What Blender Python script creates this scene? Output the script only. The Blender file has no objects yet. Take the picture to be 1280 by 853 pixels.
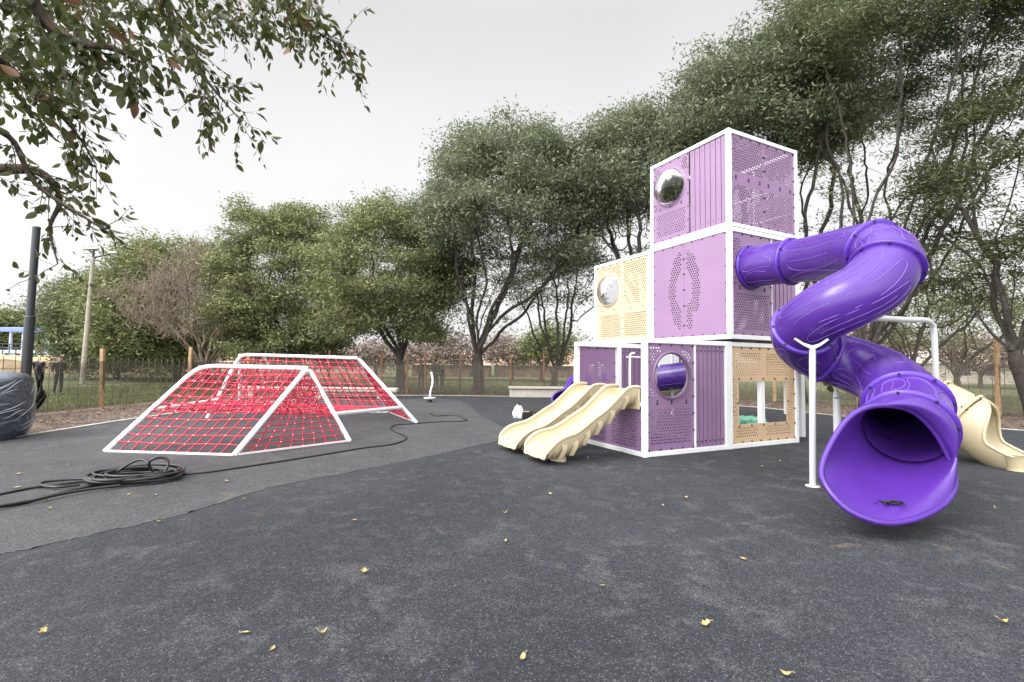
import bpy, bmesh, math, random
import numpy as np
from mathutils import Vector, Matrix

random.seed(7)
RNG = np.random.default_rng(11)
sc = bpy.context.scene
COL = sc.collection
PI = math.pi

# ------------------------------------------------------------------ camera model (measured from the photograph)
F, PITCH, ROLL, CAMH = 601.286, 0.05, -0.0123, 1.5
CP, SP, CR, SR = math.cos(PITCH), math.sin(PITCH), math.cos(ROLL), math.sin(ROLL)


def ray(px, py):
    X, Y = (px - 640) / F, (426.5 - py) / F
    X, Y = X * CR + Y * SR, -X * SR + Y * CR
    return Vector((X, CP - Y * SP, SP + Y * CP))


def at(px, py, d):
    """world point seen at photo pixel (px, py) at distance d along +Y"""
    r = ray(px, py)
    return Vector((0, 0, CAMH)) + r * (d / r.y)


def gnd(px, py, z=0.0):
    r = ray(px, py)
    return Vector((0, 0, CAMH)) + r * ((z - CAMH) / r.z)


# ------------------------------------------------------------------ object helpers
def tag(o, label=None, cat=None, group=None, kind=None):
    if label: o['label'] = label
    if cat: o['category'] = cat
    if group: o['group'] = group
    if kind: o['kind'] = kind
    return o


def empty(name, loc=(0, 0, 0), rz=0.0, parent=None):
    o = bpy.data.objects.new(name, None)
    o.empty_display_size = 0.2
    COL.objects.link(o)
    o.location = loc
    o.rotation_euler = (0, 0, rz)
    if parent: o.parent = parent
    return o


def copy_tree(o, parent=None):
    c = o.copy()
    COL.objects.link(c)
    c.parent = parent
    for ch in list(o.children):
        copy_tree(ch, c)
    return c


class MB:
    """collects shapes and links them as ONE mesh object"""

    def __init__(s):
        s.v, s.f, s.m, s.s = [], [], [], []

    def add(s, verts, faces, mat=0, smooth=False):
        n = len(s.v)
        s.v += [tuple(p) for p in verts]
        for fc in faces:
            s.f.append(tuple(i + n for i in fc))
            s.m.append(mat)
            s.s.append(smooth)

    def box(s, c, size, mat=0, ax=None):
        """box centre c, size; ax = optional 3 axes"""
        c = Vector(c)
        ax = ax or (Vector((1, 0, 0)), Vector((0, 1, 0)), Vector((0, 0, 1)))
        hx, hy, hz = size[0] / 2, size[1] / 2, size[2] / 2
        vs = [c + ax[0] * (i * hx) + ax[1] * (j * hy) + ax[2] * (k * hz)
              for k in (-1, 1) for j in (-1, 1) for i in (-1, 1)]
        s.add(vs, [(0, 2, 3, 1), (4, 5, 7, 6), (0, 1, 5, 4), (2, 6, 7, 3), (0, 4, 6, 2), (1, 3, 7, 5)], mat)

    def beam(s, a, b, w, h, mat=0, up=Vector((0, 0, 1))):
        a, b = Vector(a), Vector(b)
        d = (b - a)
        L = d.length
        d.normalize()
        if abs(d.dot(up)) > .99: up = Vector((0, 1, 0))
        side = d.cross(up).normalized()
        u = side.cross(d)
        s.box((a + b) / 2, (L, w, h), mat, (d, side, u))

    def tube(s, pts, rad, n=8, mat=0, closed=False, caps=True, smooth=True):
        pts = [Vector(p) for p in pts]
        k = len(pts)
        if not hasattr(rad, '__len__'): rad = [rad] * k
        T = []
        for i in range(k):
            if closed:
                t = pts[(i + 1) % k] - pts[i - 1]
            else:
                t = pts[min(i + 1, k - 1)] - pts[max(i - 1, 0)]
            T.append(t.normalized() if t.length > 1e-9 else Vector((0, 0, 1)))
        ref = Vector((0, 0, 1)) if abs(T[0].z) < .9 else Vector((1, 0, 0))
        nrm = (ref - T[0] * ref.dot(T[0])).normalized()
        vs = []
        for i in range(k):
            nrm = nrm - T[i] * nrm.dot(T[i])
            nrm = nrm.normalized() if nrm.length > 1e-6 else T[i].orthogonal().normalized()
            bn = T[i].cross(nrm)
            for j in range(n):
                a = 2 * PI * j / n
                vs.append(pts[i] + (nrm * math.cos(a) + bn * math.sin(a)) * rad[i])
        fs = []
        for i in range(k if closed else k - 1):
            i2 = (i + 1) % k
            for j in range(n):
                j2 = (j + 1) % n
                fs.append((i * n + j, i * n + j2, i2 * n + j2, i2 * n + j))
        s.add(vs, fs, mat, smooth)
        if caps and not closed:
            s.add(vs[:n], [tuple(range(n - 1, -1, -1))], mat)
            s.add(vs[-n:], [tuple(range(n))], mat)

    def ball(s, c, r, mat=0, seg=8, rings=5, scale=(1, 1, 1)):
        c = Vector(c)
        vs = [c + Vector((0, 0, r * scale[2]))]
        for i in range(1, rings):
            t = PI * i / rings
            for j in range(seg):
                a = 2 * PI * j / seg
                vs.append(c + Vector((r * math.sin(t) * math.cos(a) * scale[0], r * math.sin(t) * math.sin(a) * scale[1],
                                      r * math.cos(t) * scale[2])))
        vs.append(c - Vector((0, 0, r * scale[2])))
        fs = []
        for j in range(seg):
            fs.append((0, 1 + j, 1 + (j + 1) % seg))
            fs.append((len(vs) - 1, 1 + (rings - 2) * seg + (j + 1) % seg, 1 + (rings - 2) * seg + j))
        for i in range(rings - 2):
            for j in range(seg):
                a, b = 1 + i * seg + j, 1 + i * seg + (j + 1) % seg
                fs.append((a, a + seg, b + seg, b))
        s.add(vs, fs, mat, True)

    def lathe(s, c, prof, n=24, mat=0, smooth=True):
        c = Vector(c)
        vs = []
        for r, z in prof:
            for j in range(n):
                a = 2 * PI * j / n
                vs.append(c + Vector((r * math.cos(a), r * math.sin(a), z)))
        fs = []
        for i in range(len(prof) - 1):
            for j in range(n):
                fs.append((i * n + j, i * n + (j + 1) % n, (i + 1) * n + (j + 1) % n, (i + 1) * n + j))
        s.add(vs, fs, mat, smooth)

    def loft(s, rings, mat=0, closed=True, smooth=True):
        n = len(rings[0])
        vs = [p for r in rings for p in r]
        fs = []
        for i in range(len(rings) - 1):
            for j in range(n if closed else n - 1):
                j2 = (j + 1) % n
                fs.append((i * n + j, i * n + j2, (i + 1) * n + j2, (i + 1) * n + j))
        s.add(vs, fs, mat, smooth)

    def build(s, name, mats, parent=None, bevel=0, solid=0, recalc=False):
        me = bpy.data.meshes.new(name)
        me.from_pydata(s.v, [], s.f)
        if not isinstance(mats, (list, tuple)): mats = [mats]
        for m in mats: me.materials.append(m)
        me.polygons.foreach_set('material_index', s.m)
        me.polygons.foreach_set('use_smooth', s.s)
        me.update()
        if recalc:
            bm = bmesh.new(); bm.from_mesh(me)
            bmesh.ops.remove_doubles(bm, verts=bm.verts, dist=1e-5)
            bmesh.ops.recalc_face_normals(bm, faces=bm.faces)
            bm.to_mesh(me); bm.free()
        o = bpy.data.objects.new(name, me)
        COL.objects.link(o)
        if parent: o.parent = parent
        if solid:
            md = o.modifiers.new('thick', 'SOLIDIFY'); md.thickness = solid; md.offset = 0
        if bevel:
            md = o.modifiers.new('bev', 'BEVEL'); md.width = bevel; md.segments = 2; md.limit_method = 'ANGLE'
        return o


def np_mesh(name, V, Q, mats, parent=None, smooth=False, midx=None):
    """V (n,3), Q (m,k) numpy -> one mesh object"""
    me = bpy.data.meshes.new(name)
    k = Q.shape[1]
    me.vertices.add(len(V)); me.vertices.foreach_set('co', V.astype(np.float32).ravel())
    me.loops.add(Q.size); me.loops.foreach_set('vertex_index', Q.astype(np.int32).ravel())
    me.polygons.add(len(Q))
    me.polygons.foreach_set('loop_start', np.arange(0, Q.size, k, dtype=np.int32))
    me.polygons.foreach_set('loop_total', np.full(len(Q), k, dtype=np.int32))
    if not isinstance(mats, (list, tuple)): mats = [mats]
    for m in mats: me.materials.append(m)
    if midx is not None: me.polygons.foreach_set('material_index', midx.astype(np.int32))
    me.polygons.foreach_set('use_smooth', np.full(len(Q), smooth))
    me.update(calc_edges=True)
    o = bpy.data.objects.new(name, me)
    COL.objects.link(o)
    if parent: o.parent = parent
    return o


def catmull(pts, n=8, closed=False):
    pts = [Vector(p) for p in pts]
    k = len(pts)
    out = []
    for i in range(k if closed else k - 1):
        if closed:
            p0, p1, p2, p3 = pts[i - 1], pts[i], pts[(i + 1) % k], pts[(i + 2) % k]
        else:
            p1, p2 = pts[i], pts[i + 1]
            p0 = pts[i - 1] if i else p1 * 2 - p2
            p3 = pts[i + 2] if i + 2 < k else p2 * 2 - p1
        for j in range(n):
            t = j / n
            out.append(.5 * ((2 * p1) + (p2 - p0) * t + (2 * p0 - 5 * p1 + 4 * p2 - p3) * t * t
                             + (3 * p1 - p0 - 3 * p2 + p3) * t ** 3))
    if not closed: out.append(pts[-1].copy())
    return out


# ------------------------------------------------------------------ materials
def mat(name, col, rough=.6, var=.12, scale=6, metal=0, bump=0, bscale=60, spec=.5, coat=0, col2=None, hue=0):
    m = bpy.data.materials.new(name)
    m.use_nodes = True
    nt = m.node_tree
    b = nt.nodes['Principled BSDF']
    b.inputs['Roughness'].default_value = rough
    b.inputs['Metallic'].default_value = metal
    b.inputs['Specular IOR Level'].default_value = spec
    b.inputs['Coat Weight'].default_value = coat
    tc = nt.nodes.new('ShaderNodeTexCoord')
    no = nt.nodes.new('ShaderNodeTexNoise')
    no.inputs['Scale'].default_value = scale
    no.inputs['Detail'].default_value = 6
    nt.links.new(tc.outputs['Object'], no.inputs['Vector'])
    rp = nt.nodes.new('ShaderNodeValToRGB')
    c2 = col2 or tuple(min(1, c * (1 + var)) for c in col)
    rp.color_ramp.elements[0].position = .3
    rp.color_ramp.elements[1].position = .7
    rp.color_ramp.elements[0].color = (*[c * (1 - var) for c in col], 1)
    rp.color_ramp.elements[1].color = (*c2, 1)
    nt.links.new(no.outputs['Fac'], rp.inputs['Fac'])
    nt.links.new(rp.outputs['Color'], b.inputs['Base Color'])
    mr = nt.nodes.new('ShaderNodeMapRange')
    mr.inputs['To Min'].default_value = max(.02, rough - .08)
    mr.inputs['To Max'].default_value = min(1, rough + .08)
    nt.links.new(no.outputs['Fac'], mr.inputs['Value'])
    nt.links.new(mr.outputs['Result'], b.inputs['Roughness'])
    if bump:
        n2 = nt.nodes.new('ShaderNodeTexNoise')
        n2.inputs['Scale'].default_value = bscale
        n2.inputs['Detail'].default_value = 5
        nt.links.new(tc.outputs['Object'], n2.inputs['Vector'])
        bp = nt.nodes.new('ShaderNodeBump')
        bp.inputs['Strength'].default_value = bump
        bp.inputs['Distance'].default_value = .02
        nt.links.new(n2.outputs['Fac'], bp.inputs['Height'])
        nt.links.new(bp.outputs['Normal'], b.inputs['Normal'])
    return m


def leaf_mat(name, c1, c2, c3, trans=.25, rough=.55):
    """leaf colour varies from leaf to leaf"""
    m = bpy.data.materials.new(name)
    m.use_nodes = True
    nt = m.node_tree
    b = nt.nodes['Principled BSDF']
    out = nt.nodes['Material Output']
    g = nt.nodes.new('ShaderNodeNewGeometry')
    rp = nt.nodes.new('ShaderNodeValToRGB')
    e = rp.color_ramp.elements
    e[0].position = 0; e[0].color = (*c1, 1)
    e[1].position = 1; e[1].color = (*c3, 1)
    k = e.new(.55); k.color = (*c2, 1)
    tc = nt.nodes.new('ShaderNodeTexCoord')
    no = nt.nodes.new('ShaderNodeTexNoise'); no.inputs['Scale'].default_value = .75; no.inputs['Detail'].default_value = 3
    nt.links.new(tc.outputs['Object'], no.inputs['Vector'])
    ma = nt.nodes.new('ShaderNodeMath'); ma.operation = 'MULTIPLY_ADD'; ma.use_clamp = True
    ma.inputs[1].default_value = 1.7; ma.inputs[2].default_value = -.62
    nt.links.new(no.outputs['Fac'], ma.inputs[0])
    mb_ = nt.nodes.new('ShaderNodeMath'); mb_.operation = 'MULTIPLY_ADD'; mb_.use_clamp = True; mb_.inputs[1].default_value = .62
    nt.links.new(g.outputs['Random Per Island'], mb_.inputs[0]); 
    mc_ = nt.nodes.new('ShaderNodeMath'); mc_.operation = 'MULTIPLY'; mc_.inputs[1].default_value = .62
    nt.links.new(ma.outputs[0], mc_.inputs[0]); nt.links.new(mc_.outputs[0], mb_.inputs[2])
    nt.links.new(mb_.outputs[0], rp.inputs['Fac'])
    nt.links.new(rp.outputs['Color'], b.inputs['Base Color'])
    b.inputs['Roughness'].default_value = rough
    b.inputs['Specular IOR Level'].default_value = .35
    t = nt.nodes.new('ShaderNodeBsdfTranslucent')
    nt.links.new(rp.outputs['Color'], t.inputs['Color'])
    mx = nt.nodes.new('ShaderNodeMixShader')
    mx.inputs['Fac'].default_value = trans
    nt.links.new(b.outputs['BSDF'], mx.inputs[1])
    nt.links.new(t.outputs['BSDF'], mx.inputs[2])
    nt.links.new(mx.outputs['Shader'], out.inputs['Surface'])
    return m


def rubber_mat(name, base, dust, amount, seed):
    """granulated rubber: grain, dusty worn patches, tan stains"""
    m = bpy.data.materials.new(name)
    m.use_nodes = True
    nt = m.node_tree
    N, L = nt.nodes, nt.links
    b = N['Principled BSDF']
    tc = N.new('ShaderNodeTexCoord')
    mp = N.new('ShaderNodeMapping')
    mp.inputs['Location'].default_value = (seed, seed * .7, 0)
    L.new(tc.outputs['Object'], mp.inputs['Vector'])

    def noise(scale, detail=5, rough=.6, vec=None, dist=0):
        n = N.new('ShaderNodeTexNoise')
        n.inputs['Scale'].default_value = scale
        n.inputs['Detail'].default_value = detail
        n.inputs['Roughness'].default_value = rough
        n.inputs['Distortion'].default_value = dist
        L.new(vec or mp.outputs['Vector'], n.inputs['Vector'])
        return n.outputs['Fac']

    def ramp(fac, p0, p1, c0, c1):
        r = N.new('ShaderNodeValToRGB')
        r.color_ramp.elements[0].position = p0; r.color_ramp.elements[0].color = (*c0, 1)
        r.color_ramp.elements[1].position = p1; r.color_ramp.elements[1].color = (*c1, 1)
        L.new(fac, r.inputs['Fac'])
        return r.outputs['Color']

    def mix(a, bb, fac, typ='MIX'):
        x = N.new('ShaderNodeMix'); x.data_type = 'RGBA'; x.blend_type = typ
        for sock, val in ((x.inputs['Factor'], fac), (x.inputs['A'], a), (x.inputs['B'], bb)):
            if hasattr(val, 'is_linked'): L.new(val, sock)
            elif hasattr(val, '__len__'): sock.default_value = (*val, 1)
            else: sock.default_value = val
        return x.outputs['Result']

    big = ramp(noise(.35, 6), .35, .7, (.75, .75, .77), (1.35, 1.33, 1.3))
    c = mix(base, big, 1.0, 'MULTIPLY')
    # dusty patches: blotches broken up by finer noise
    pn = N.new('ShaderNodeMath'); pn.operation = 'MULTIPLY'
    L.new(ramp(noise(2.6, 6, .62, dist=.6), .5, .72, (0, 0, 0), (1, 1, 1)), pn.inputs[0])
    L.new(ramp(noise(.8, 3), .4, .65, (.1, .1, .1), (1, 1, 1)), pn.inputs[1])
    pf = N.new('ShaderNodeMath'); pf.operation = 'MULTIPLY'
    L.new(pn.outputs[0], pf.inputs[0]); pf.inputs[1].default_value = amount
    c = mix(c, dust, pf.outputs[0])
    sp_ = N.new('ShaderNodeMath'); sp_.operation = 'MULTIPLY'
    L.new(ramp(noise(5.5, 4, .55, dist=.3), .56, .70, (0, 0, 0), (1, 1, 1)), sp_.inputs[0]); sp_.inputs[1].default_value = amount * .42
    c = mix(c, dust, sp_.outputs[0])
    c = mix(c, ramp(noise(38, 3, .7), .3, .7, (.62, .62, .62), (1.4, 1.4, 1.4)), .8, 'MULTIPLY')
    st = N.new('ShaderNodeMath'); st.operation = 'MULTIPLY'
    L.new(ramp(noise(1.7, 5, .6, dist=1.2), .64, .76, (0, 0, 0), (1, 1, 1)), st.inputs[0]); st.inputs[1].default_value = .35
    c = mix(c, (.17, .125, .08), st.outputs[0])
    # granules
    vo = N.new('ShaderNodeTexVoronoi')
    vo.inputs['Scale'].default_value = 130
    L.new(mp.outputs['Vector'], vo.inputs['Vector'])
    gr = N.new('ShaderNodeSeparateColor')
    L.new(vo.outputs['Color'], gr.inputs['Color'])
    g1 = ramp(gr.outputs[0], .0, 1.0, (.30, .30, .30), (1.8, 1.8, 1.8))
    c = mix(c, g1, 1.0, 'MULTIPLY')
    fl = ramp(gr.outputs[1], .93, .96, (0, 0, 0), (1, 1, 1))
    fx = N.new('ShaderNodeMath'); fx.operation = 'MULTIPLY'
    L.new(fl, fx.inputs[0]); fx.inputs[1].default_value = .22
    c = mix(c, (.3, .3, .3), fx.outputs[0])
    L.new(c, b.inputs['Base Color'])
    b.inputs['Roughness'].default_value = .82
    b.inputs['Specular IOR Level'].default_value = .4
    bp = N.new('ShaderNodeBump'); bp.inputs['Strength'].default_value = .55; bp.inputs['Distance'].default_value = .006
    L.new(vo.outputs['Distance'], bp.inputs['Height'])
    bp2 = N.new('ShaderNodeBump'); bp2.inputs['Strength'].default_value = .35; bp2.inputs['Distance'].default_value = .03
    L.new(noise(5, 4), bp2.inputs['Height']); L.new(bp.outputs['Normal'], bp2.inputs['Normal'])
    L.new(bp2.outputs['Normal'], b.inputs['Normal'])
    return m


def net_mat(name, col, alpha):
    m = bpy.data.materials.new(name); m.use_nodes = True
    nt = m.node_tree; b = nt.nodes['Principled BSDF']
    b.inputs['Base Color'].default_value = (*col, 1); b.inputs['Roughness'].default_value = .8
    tc = nt.nodes.new('ShaderNodeTexCoord'); no = nt.nodes.new('ShaderNodeTexNoise')
    no.inputs['Scale'].default_value = 2.5; no.inputs['Detail'].default_value = 6
    nt.links.new(tc.outputs['Object'], no.inputs['Vector'])
    mr = nt.nodes.new('ShaderNodeMapRange')
    mr.inputs['From Min'].default_value = .3; mr.inputs['From Max'].default_value = .7
    mr.inputs['To Min'].default_value = alpha - .14; mr.inputs['To Max'].default_value = alpha + .14
    nt.links.new(no.outputs['Fac'], mr.inputs['Value']); nt.links.new(mr.outputs['Result'], b.inputs['Alpha'])
    return m


def dome_mat(name):
    """clear acrylic: reflects at grazing angles, otherwise lets the view through"""
    m = bpy.data.materials.new(name); m.use_nodes = True
    nt = m.node_tree; nt.nodes.remove(nt.nodes['Principled BSDF']); out = nt.nodes['Material Output']
    fr = nt.nodes.new('ShaderNodeFresnel'); fr.inputs['IOR'].default_value = 1.45
    ad = nt.nodes.new('ShaderNodeMath'); ad.operation = 'MULTIPLY_ADD'; ad.use_clamp = True
    ad.inputs[1].default_value = .6; ad.inputs[2].default_value = .0
    nt.links.new(fr.outputs['Fac'], ad.inputs[0])
    tr = nt.nodes.new('ShaderNodeBsdfTransparent'); tr.inputs['Color'].default_value = (.82, .82, .85, 1)
    gl = nt.nodes.new('ShaderNodeBsdfGlossy'); gl.inputs['Roughness'].default_value = .10
    mx = nt.nodes.new('ShaderNodeMixShader')
    nt.links.new(ad.outputs[0], mx.inputs['Fac'])
    nt.links.new(tr.outputs['BSDF'], mx.inputs[1]); nt.links.new(gl.outputs['BSDF'], mx.inputs[2])
    nt.links.new(mx.outputs['Shader'], out.inputs['Surface'])
    return m


M = dict(
    white=mat('white_powder_coat', (.72, .73, .74), .38, .04, 3),
    grip=mat('grey_white_paint', (.50, .515, .53), .4, .06, 3),
    purple=mat('lavender_panel', (.235, .138, .252), .36, .06, 1.6, spec=.6, bump=.02, bscale=4),
    tan=mat('sand_panel', (.50, .405, .275), .4, .06, 1.6),
    orange=mat('peach_sand_panel', (.53, .375, .235), .42, .06, 1.6),
    bolt=mat('dark_bolt', (.03, .02, .035), .4, .1),
    violet=mat('violet_rotomoulded_plastic', (.066, .020, .215), .29, .09, 2.2, spec=.42, bump=.03, bscale=9),
    violet_rib=mat('violet_scuffed_ridge', (.155, .08, .38), .4, .1, 9),
    violet_dark=mat('violet_flange', (.075, .022, .30), .35, .1, 4),
    beige=mat('beige_rotomoulded_plastic', (.49, .41, .265), .36, .06, 2.0, bump=.03, bscale=9),
    beige_rib=mat('beige_moulded_ridge', (.44, .35, .20), .4, .05),
    deck=mat('deck_plastic_coating', (.10, .08, .12), .7, .2),
    red=mat('red_rope', (.44, .018, .05), .6, .25, 14, bump=.3, bscale=250),
    knot=mat('white_rope_connector', (.62, .58, .58), .45, .06),
    pole=mat('dark_slate_steel', (.018, .021, .026), .42, .15, 4),
    oldwood=mat('weathered_wood', (.34, .22, .12), .85, .3, 9, bump=.5, bscale=45),
    lampwood=mat('pale_lamp_post', (.30, .27, .22), .8, .2, 5),
    darkpost=mat('rusty_post', (.17, .085, .05), .85, .3, 9),
    wire=mat('rusty_wire', (.16, .13, .11), .6, .3, 9, metal=.3),
    net=net_mat('black_shade_net', (.085, .074, .058), .57),
    netdark=net_mat('torn_black_net', (.018, .017, .016), .92),
    bark=mat('bark', (.048, .040, .034), .95, .4, 9, bump=.9, bscale=26),
    barkgrey=mat('bark_grey', (.11, .09, .075), .95, .4, 9, bump=.9, bscale=26),
    twig=mat('bare_twig', (.165, .125, .10), .9, .35, 3),
    twigbark=mat('overhead_bark', (.10, .075, .055), .9, .35, 20, bump=.5, bscale=60),
    leaf=leaf_mat('olive_leaf', (.100, .124, .054), (.20, .22, .10), (.36, .34, .16), .24),
    leafdark=leaf_mat('deep_green_leaf', (.074, .098, .048), (.145, .172, .086), (.25, .26, .135), .24),
    leafgrey=leaf_mat('grey_green_leaf', (.095, .122, .072), (.182, .21, .13), (.32, .325, .20), .24),
    leafbrown=leaf_mat('olive_brown_leaf', (.05, .065, .028), (.088, .105, .046), (.15, .15, .065), .3),
    leafpink=leaf_mat('pale_pinkish_twigs', (.16, .125, .105), (.235, .185, .16), (.31, .25, .215), .1),
    leafnear=leaf_mat('broad_leaf', (.034, .050, .015), (.072, .090, .027), (.17, .155, .045), .42, .4),
    leafdry=leaf_mat('dry_curled_leaf', (.10, .05, .025), (.18, .09, .05), (.26, .15, .09), .2, .7),
    fallen=leaf_mat('fallen_leaf_yellow', (.22, .14, .055), (.38, .30, .13), (.44, .38, .24), .1, .6),
    concrete=mat('pale_concrete', (.38, .35, .31), .85, .12, 5, bump=.2, bscale=60),
    kerb=mat('white_concrete_kerb', (.44, .425, .40), .8, .18, 4, bump=.2, bscale=40),
    mulch=mat('brown_mulch_soil', (.105, .075, .058), .95, .5, 2.5, bump=1, bscale=30),
    chip=leaf_mat('wood_chip', (.09, .055, .04), (.20, .13, .095), (.38, .29, .23), 0, .9),
    lawn=mat('park_lawn_soil', (.14, .145, .068), .95, .3, .35, col2=(.165, .185, .075), bump=.8, bscale=30),
    grass=leaf_mat('grass_blade', (.095, .13, .035), (.15, .185, .06), (.22, .235, .10), .3, .6),
    cable=mat('black_rubber_cable', (.012, .012, .014), .42, .2, 20),
    wrap=mat('grey_stretch_wrap', (.050, .062, .082), .2, .35, 2.4, spec=.6, coat=.3, bump=.25, bscale=9),
    wraplight=mat('wrap_highlight_streak', (.32, .35, .38), .2, .3, 3, spec=.8),  # highlight streaks on the film, put into a pale colour
    sand=mat('dry_sand_mound', (.42, .30, .17), .95, .2, .8, bump=.6, bscale=10),
    blue=mat('blue_awning', (.16, .22, .50), .6, .12),
    bluepipe=mat('pale_blue_plastic', (.38, .44, .60), .5, .1),
    roofpink=mat('terracotta_roof', (.42, .27, .21), .85, .2, 6),
    wallcream=mat('cream_render', (.52, .47, .40), .85, .12, 2),
    wallbrown=mat('brown_wall', (.18, .12, .085), .9, .25, 2),
    glass=mat('dark_window_glass', (.04, .05, .06), .12, .2),
    plastic_white=mat('white_plastic_bag', (.75, .76, .77), .4, .08, 9, bump=.6, bscale=25),
    plastic_black=mat('black_plastic', (.025, .025, .028), .4, .3, 9),
    plastic_green=mat('mint_plastic_bag', (.22, .55, .38), .45, .2, 9, bump=.6, bscale=25),
    steel=mat('galvanised_steel', (.55, .56, .57), .35, .08, 6, metal=.8),
    skin=mat('skin', (.36, .20, .14), .55, .05),
    cloth_dark=mat('dark_cloth', (.022, .022, .028), .9, .3, 9),
    cloth_grey=mat('grey_cloth', (.09, .09, .10), .9, .3, 9),
    cloth_red=mat('red_cloth', (.35, .05, .04), .9, .2, 9),
    vest=mat('hi_vis_vest', (.60, .70, .12), .7, .05),
    hair=mat('dark_hair', (.015, .012, .01), .7, .2, 20),
    dome=dome_mat('clear_acrylic_dome'),
    print_grey=mat('grey_print', (.16, .10, .19), .6, .05),
)
M['rubber'] = rubber_mat('dark_rubber_surface', (.0175, .0198, .0255), (.088, .088, .090), .65, 3.0)
M['rubber2'] = rubber_mat('paler_rubber_surface', (.040, .041, .0455), (.12, .117, .11), .5, 17.0)

# ------------------------------------------------------------------ world, sun, camera
SUN_EL, SUN_AZ = math.radians(44), math.radians(-62)      # azimuth from +Y towards +X (negative: left)
w = bpy.data.worlds.new('World'); sc.world = w; w.use_nodes = True
nt = w.node_tree
bg = nt.nodes['Background']
sky = nt.nodes.new('ShaderNodeTexSky'); sky.sky_type = 'NISHITA'; sky.sun_disc = False
sky.sun_elevation = SUN_EL; sky.sun_rotation = SUN_AZ
sky.air_density = 1; sky.dust_density = 3
hs = nt.nodes.new('ShaderNodeHueSaturation'); hs.inputs['Saturation'].default_value = .12
nt.links.new(sky.outputs['Color'], hs.inputs['Color'])
tc = nt.nodes.new('ShaderNodeTexCoord')
cn = nt.nodes.new('ShaderNodeTexNoise'); cn.inputs['Scale'].default_value = 1.9; cn.inputs['Detail'].default_value = 6; cn.inputs['Distortion'].default_value = .6
nt.links.new(tc.outputs['Generated'], cn.inputs['Vector'])
sx = nt.nodes.new('ShaderNodeSeparateXYZ'); nt.links.new(tc.outputs['Generated'], sx.inputs['Vector'])
er = nt.nodes.new('ShaderNodeValToRGB')                  # overcast deck: bright low, greyer overhead
er.color_ramp.elements[0].position = .0; er.color_ramp.elements[0].color = (.335, .335, .335, 1)
er.color_ramp.elements[1].position = 1.0; er.color_ramp.elements[1].color = (.75, .75, .75, 1)
e_ = er.color_ramp.elements.new(.35); e_.color = (.31, .31, .312, 1)
e_ = er.color_ramp.elements.new(.60); e_.color = (.25, .25, .253, 1)
e_ = er.color_ramp.elements.new(.68); e_.color = (.28, .28, .28, 1)
e_ = er.color_ramp.elements.new(.82); e_.color = (.6, .6, .6, 1)
nt.links.new(sx.outputs['Z'], er.inputs['Fac'])
cr_ = nt.nodes.new('ShaderNodeMapRange'); cr_.inputs['To Min'].default_value = 17.2; cr_.inputs['To Max'].default_value = 22.2
nt.links.new(cn.outputs['Fac'], cr_.inputs['Value'])
vm = nt.nodes.new('ShaderNodeVectorMath'); vm.operation = 'SCALE'
gd = nt.nodes.new('ShaderNodeVectorMath'); gd.operation = 'DOT_PRODUCT'
gd.inputs[1].default_value = Vector((-.52, -.76, .40)).normalized()
nt.links.new(tc.outputs['Generated'], gd.inputs[0])
gm = nt.nodes.new('ShaderNodeMapRange'); gm.interpolation_type = 'SMOOTHSTEP'
gm.inputs['From Min'].default_value = -.15; gm.inputs['From Max'].default_value = 1
gm.inputs['To Min'].default_value = 0; gm.inputs['To Max'].default_value = 1.25
nt.links.new(gd.outputs['Value'], gm.inputs['Value'])
ga = nt.nodes.new('ShaderNodeVectorMath'); ga.operation = 'ADD'
nt.links.new(er.outputs['Color'], ga.inputs[0]); nt.links.new(gm.outputs['Result'], ga.inputs[1])
nt.links.new(ga.outputs['Vector'], vm.inputs[0]); nt.links.new(cr_.outputs['Result'], vm.inputs['Scale'])
mx = nt.nodes.new('ShaderNodeMix'); mx.data_type = 'RGBA'; mx.inputs['Factor'].default_value = .85
nt.links.new(hs.outputs['Color'], mx.inputs['A']); nt.links.new(vm.outputs['Vector'], mx.inputs['B'])
nt.links.new(mx.outputs['Result'], bg.inputs['Color'])
bg.inputs['Strength'].default_value = .084

sl = bpy.data.lights.new('sun', 'SUN'); sl.energy = 1.5; sl.angle = math.radians(24); sl.color = (1, .97, .93)
so = bpy.data.objects.new('sun', sl); COL.objects.link(so)
sd = Vector((math.sin(SUN_AZ) * math.cos(SUN_EL), math.cos(SUN_AZ) * math.cos(SUN_EL), math.sin(SUN_EL)))
sd = Vector((sd.x, -abs(sd.y), sd.z))
sky.sun_rotation = math.atan2(sd.x, sd.y)
so.rotation_euler = sd.to_track_quat('Z', 'Y').to_euler()
so.location = (-20, -10, 30)

cam = bpy.data.cameras.new('camera'); cam.sensor_width = 36; cam.lens = 36 * F / 1280
cam.clip_start = .05; cam.clip_end = 2000
co = bpy.data.objects.new('camera', cam); COL.objects.link(co)
fw = Vector((0, CP, SP)); up0 = Vector((0, -SP, CP)); rt0 = Vector((1, 0, 0))
rt = rt0 * CR - up0 * SR; up = rt0 * SR + up0 * CR
mw = Matrix.Identity(4)
for i in range(3):
    mw[i][0], mw[i][1], mw[i][2] = rt[i], up[i], -fw[i]
mw[2][3] = CAMH
co.matrix_world = mw
sc.camera = co
sc.view_settings.view_transform = 'Standard'; sc.view_settings.look = 'None'
sc.view_settings.gamma = 1; sc.view_settings.use_curve_mapping = False
sc.view_settings.exposure = 1.0
sc.render.engine = 'CYCLES'
sc.cycles.max_bounces = 7; sc.cycles.transparent_max_bounces = 24
sc.cycles.use_denoising = True

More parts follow.
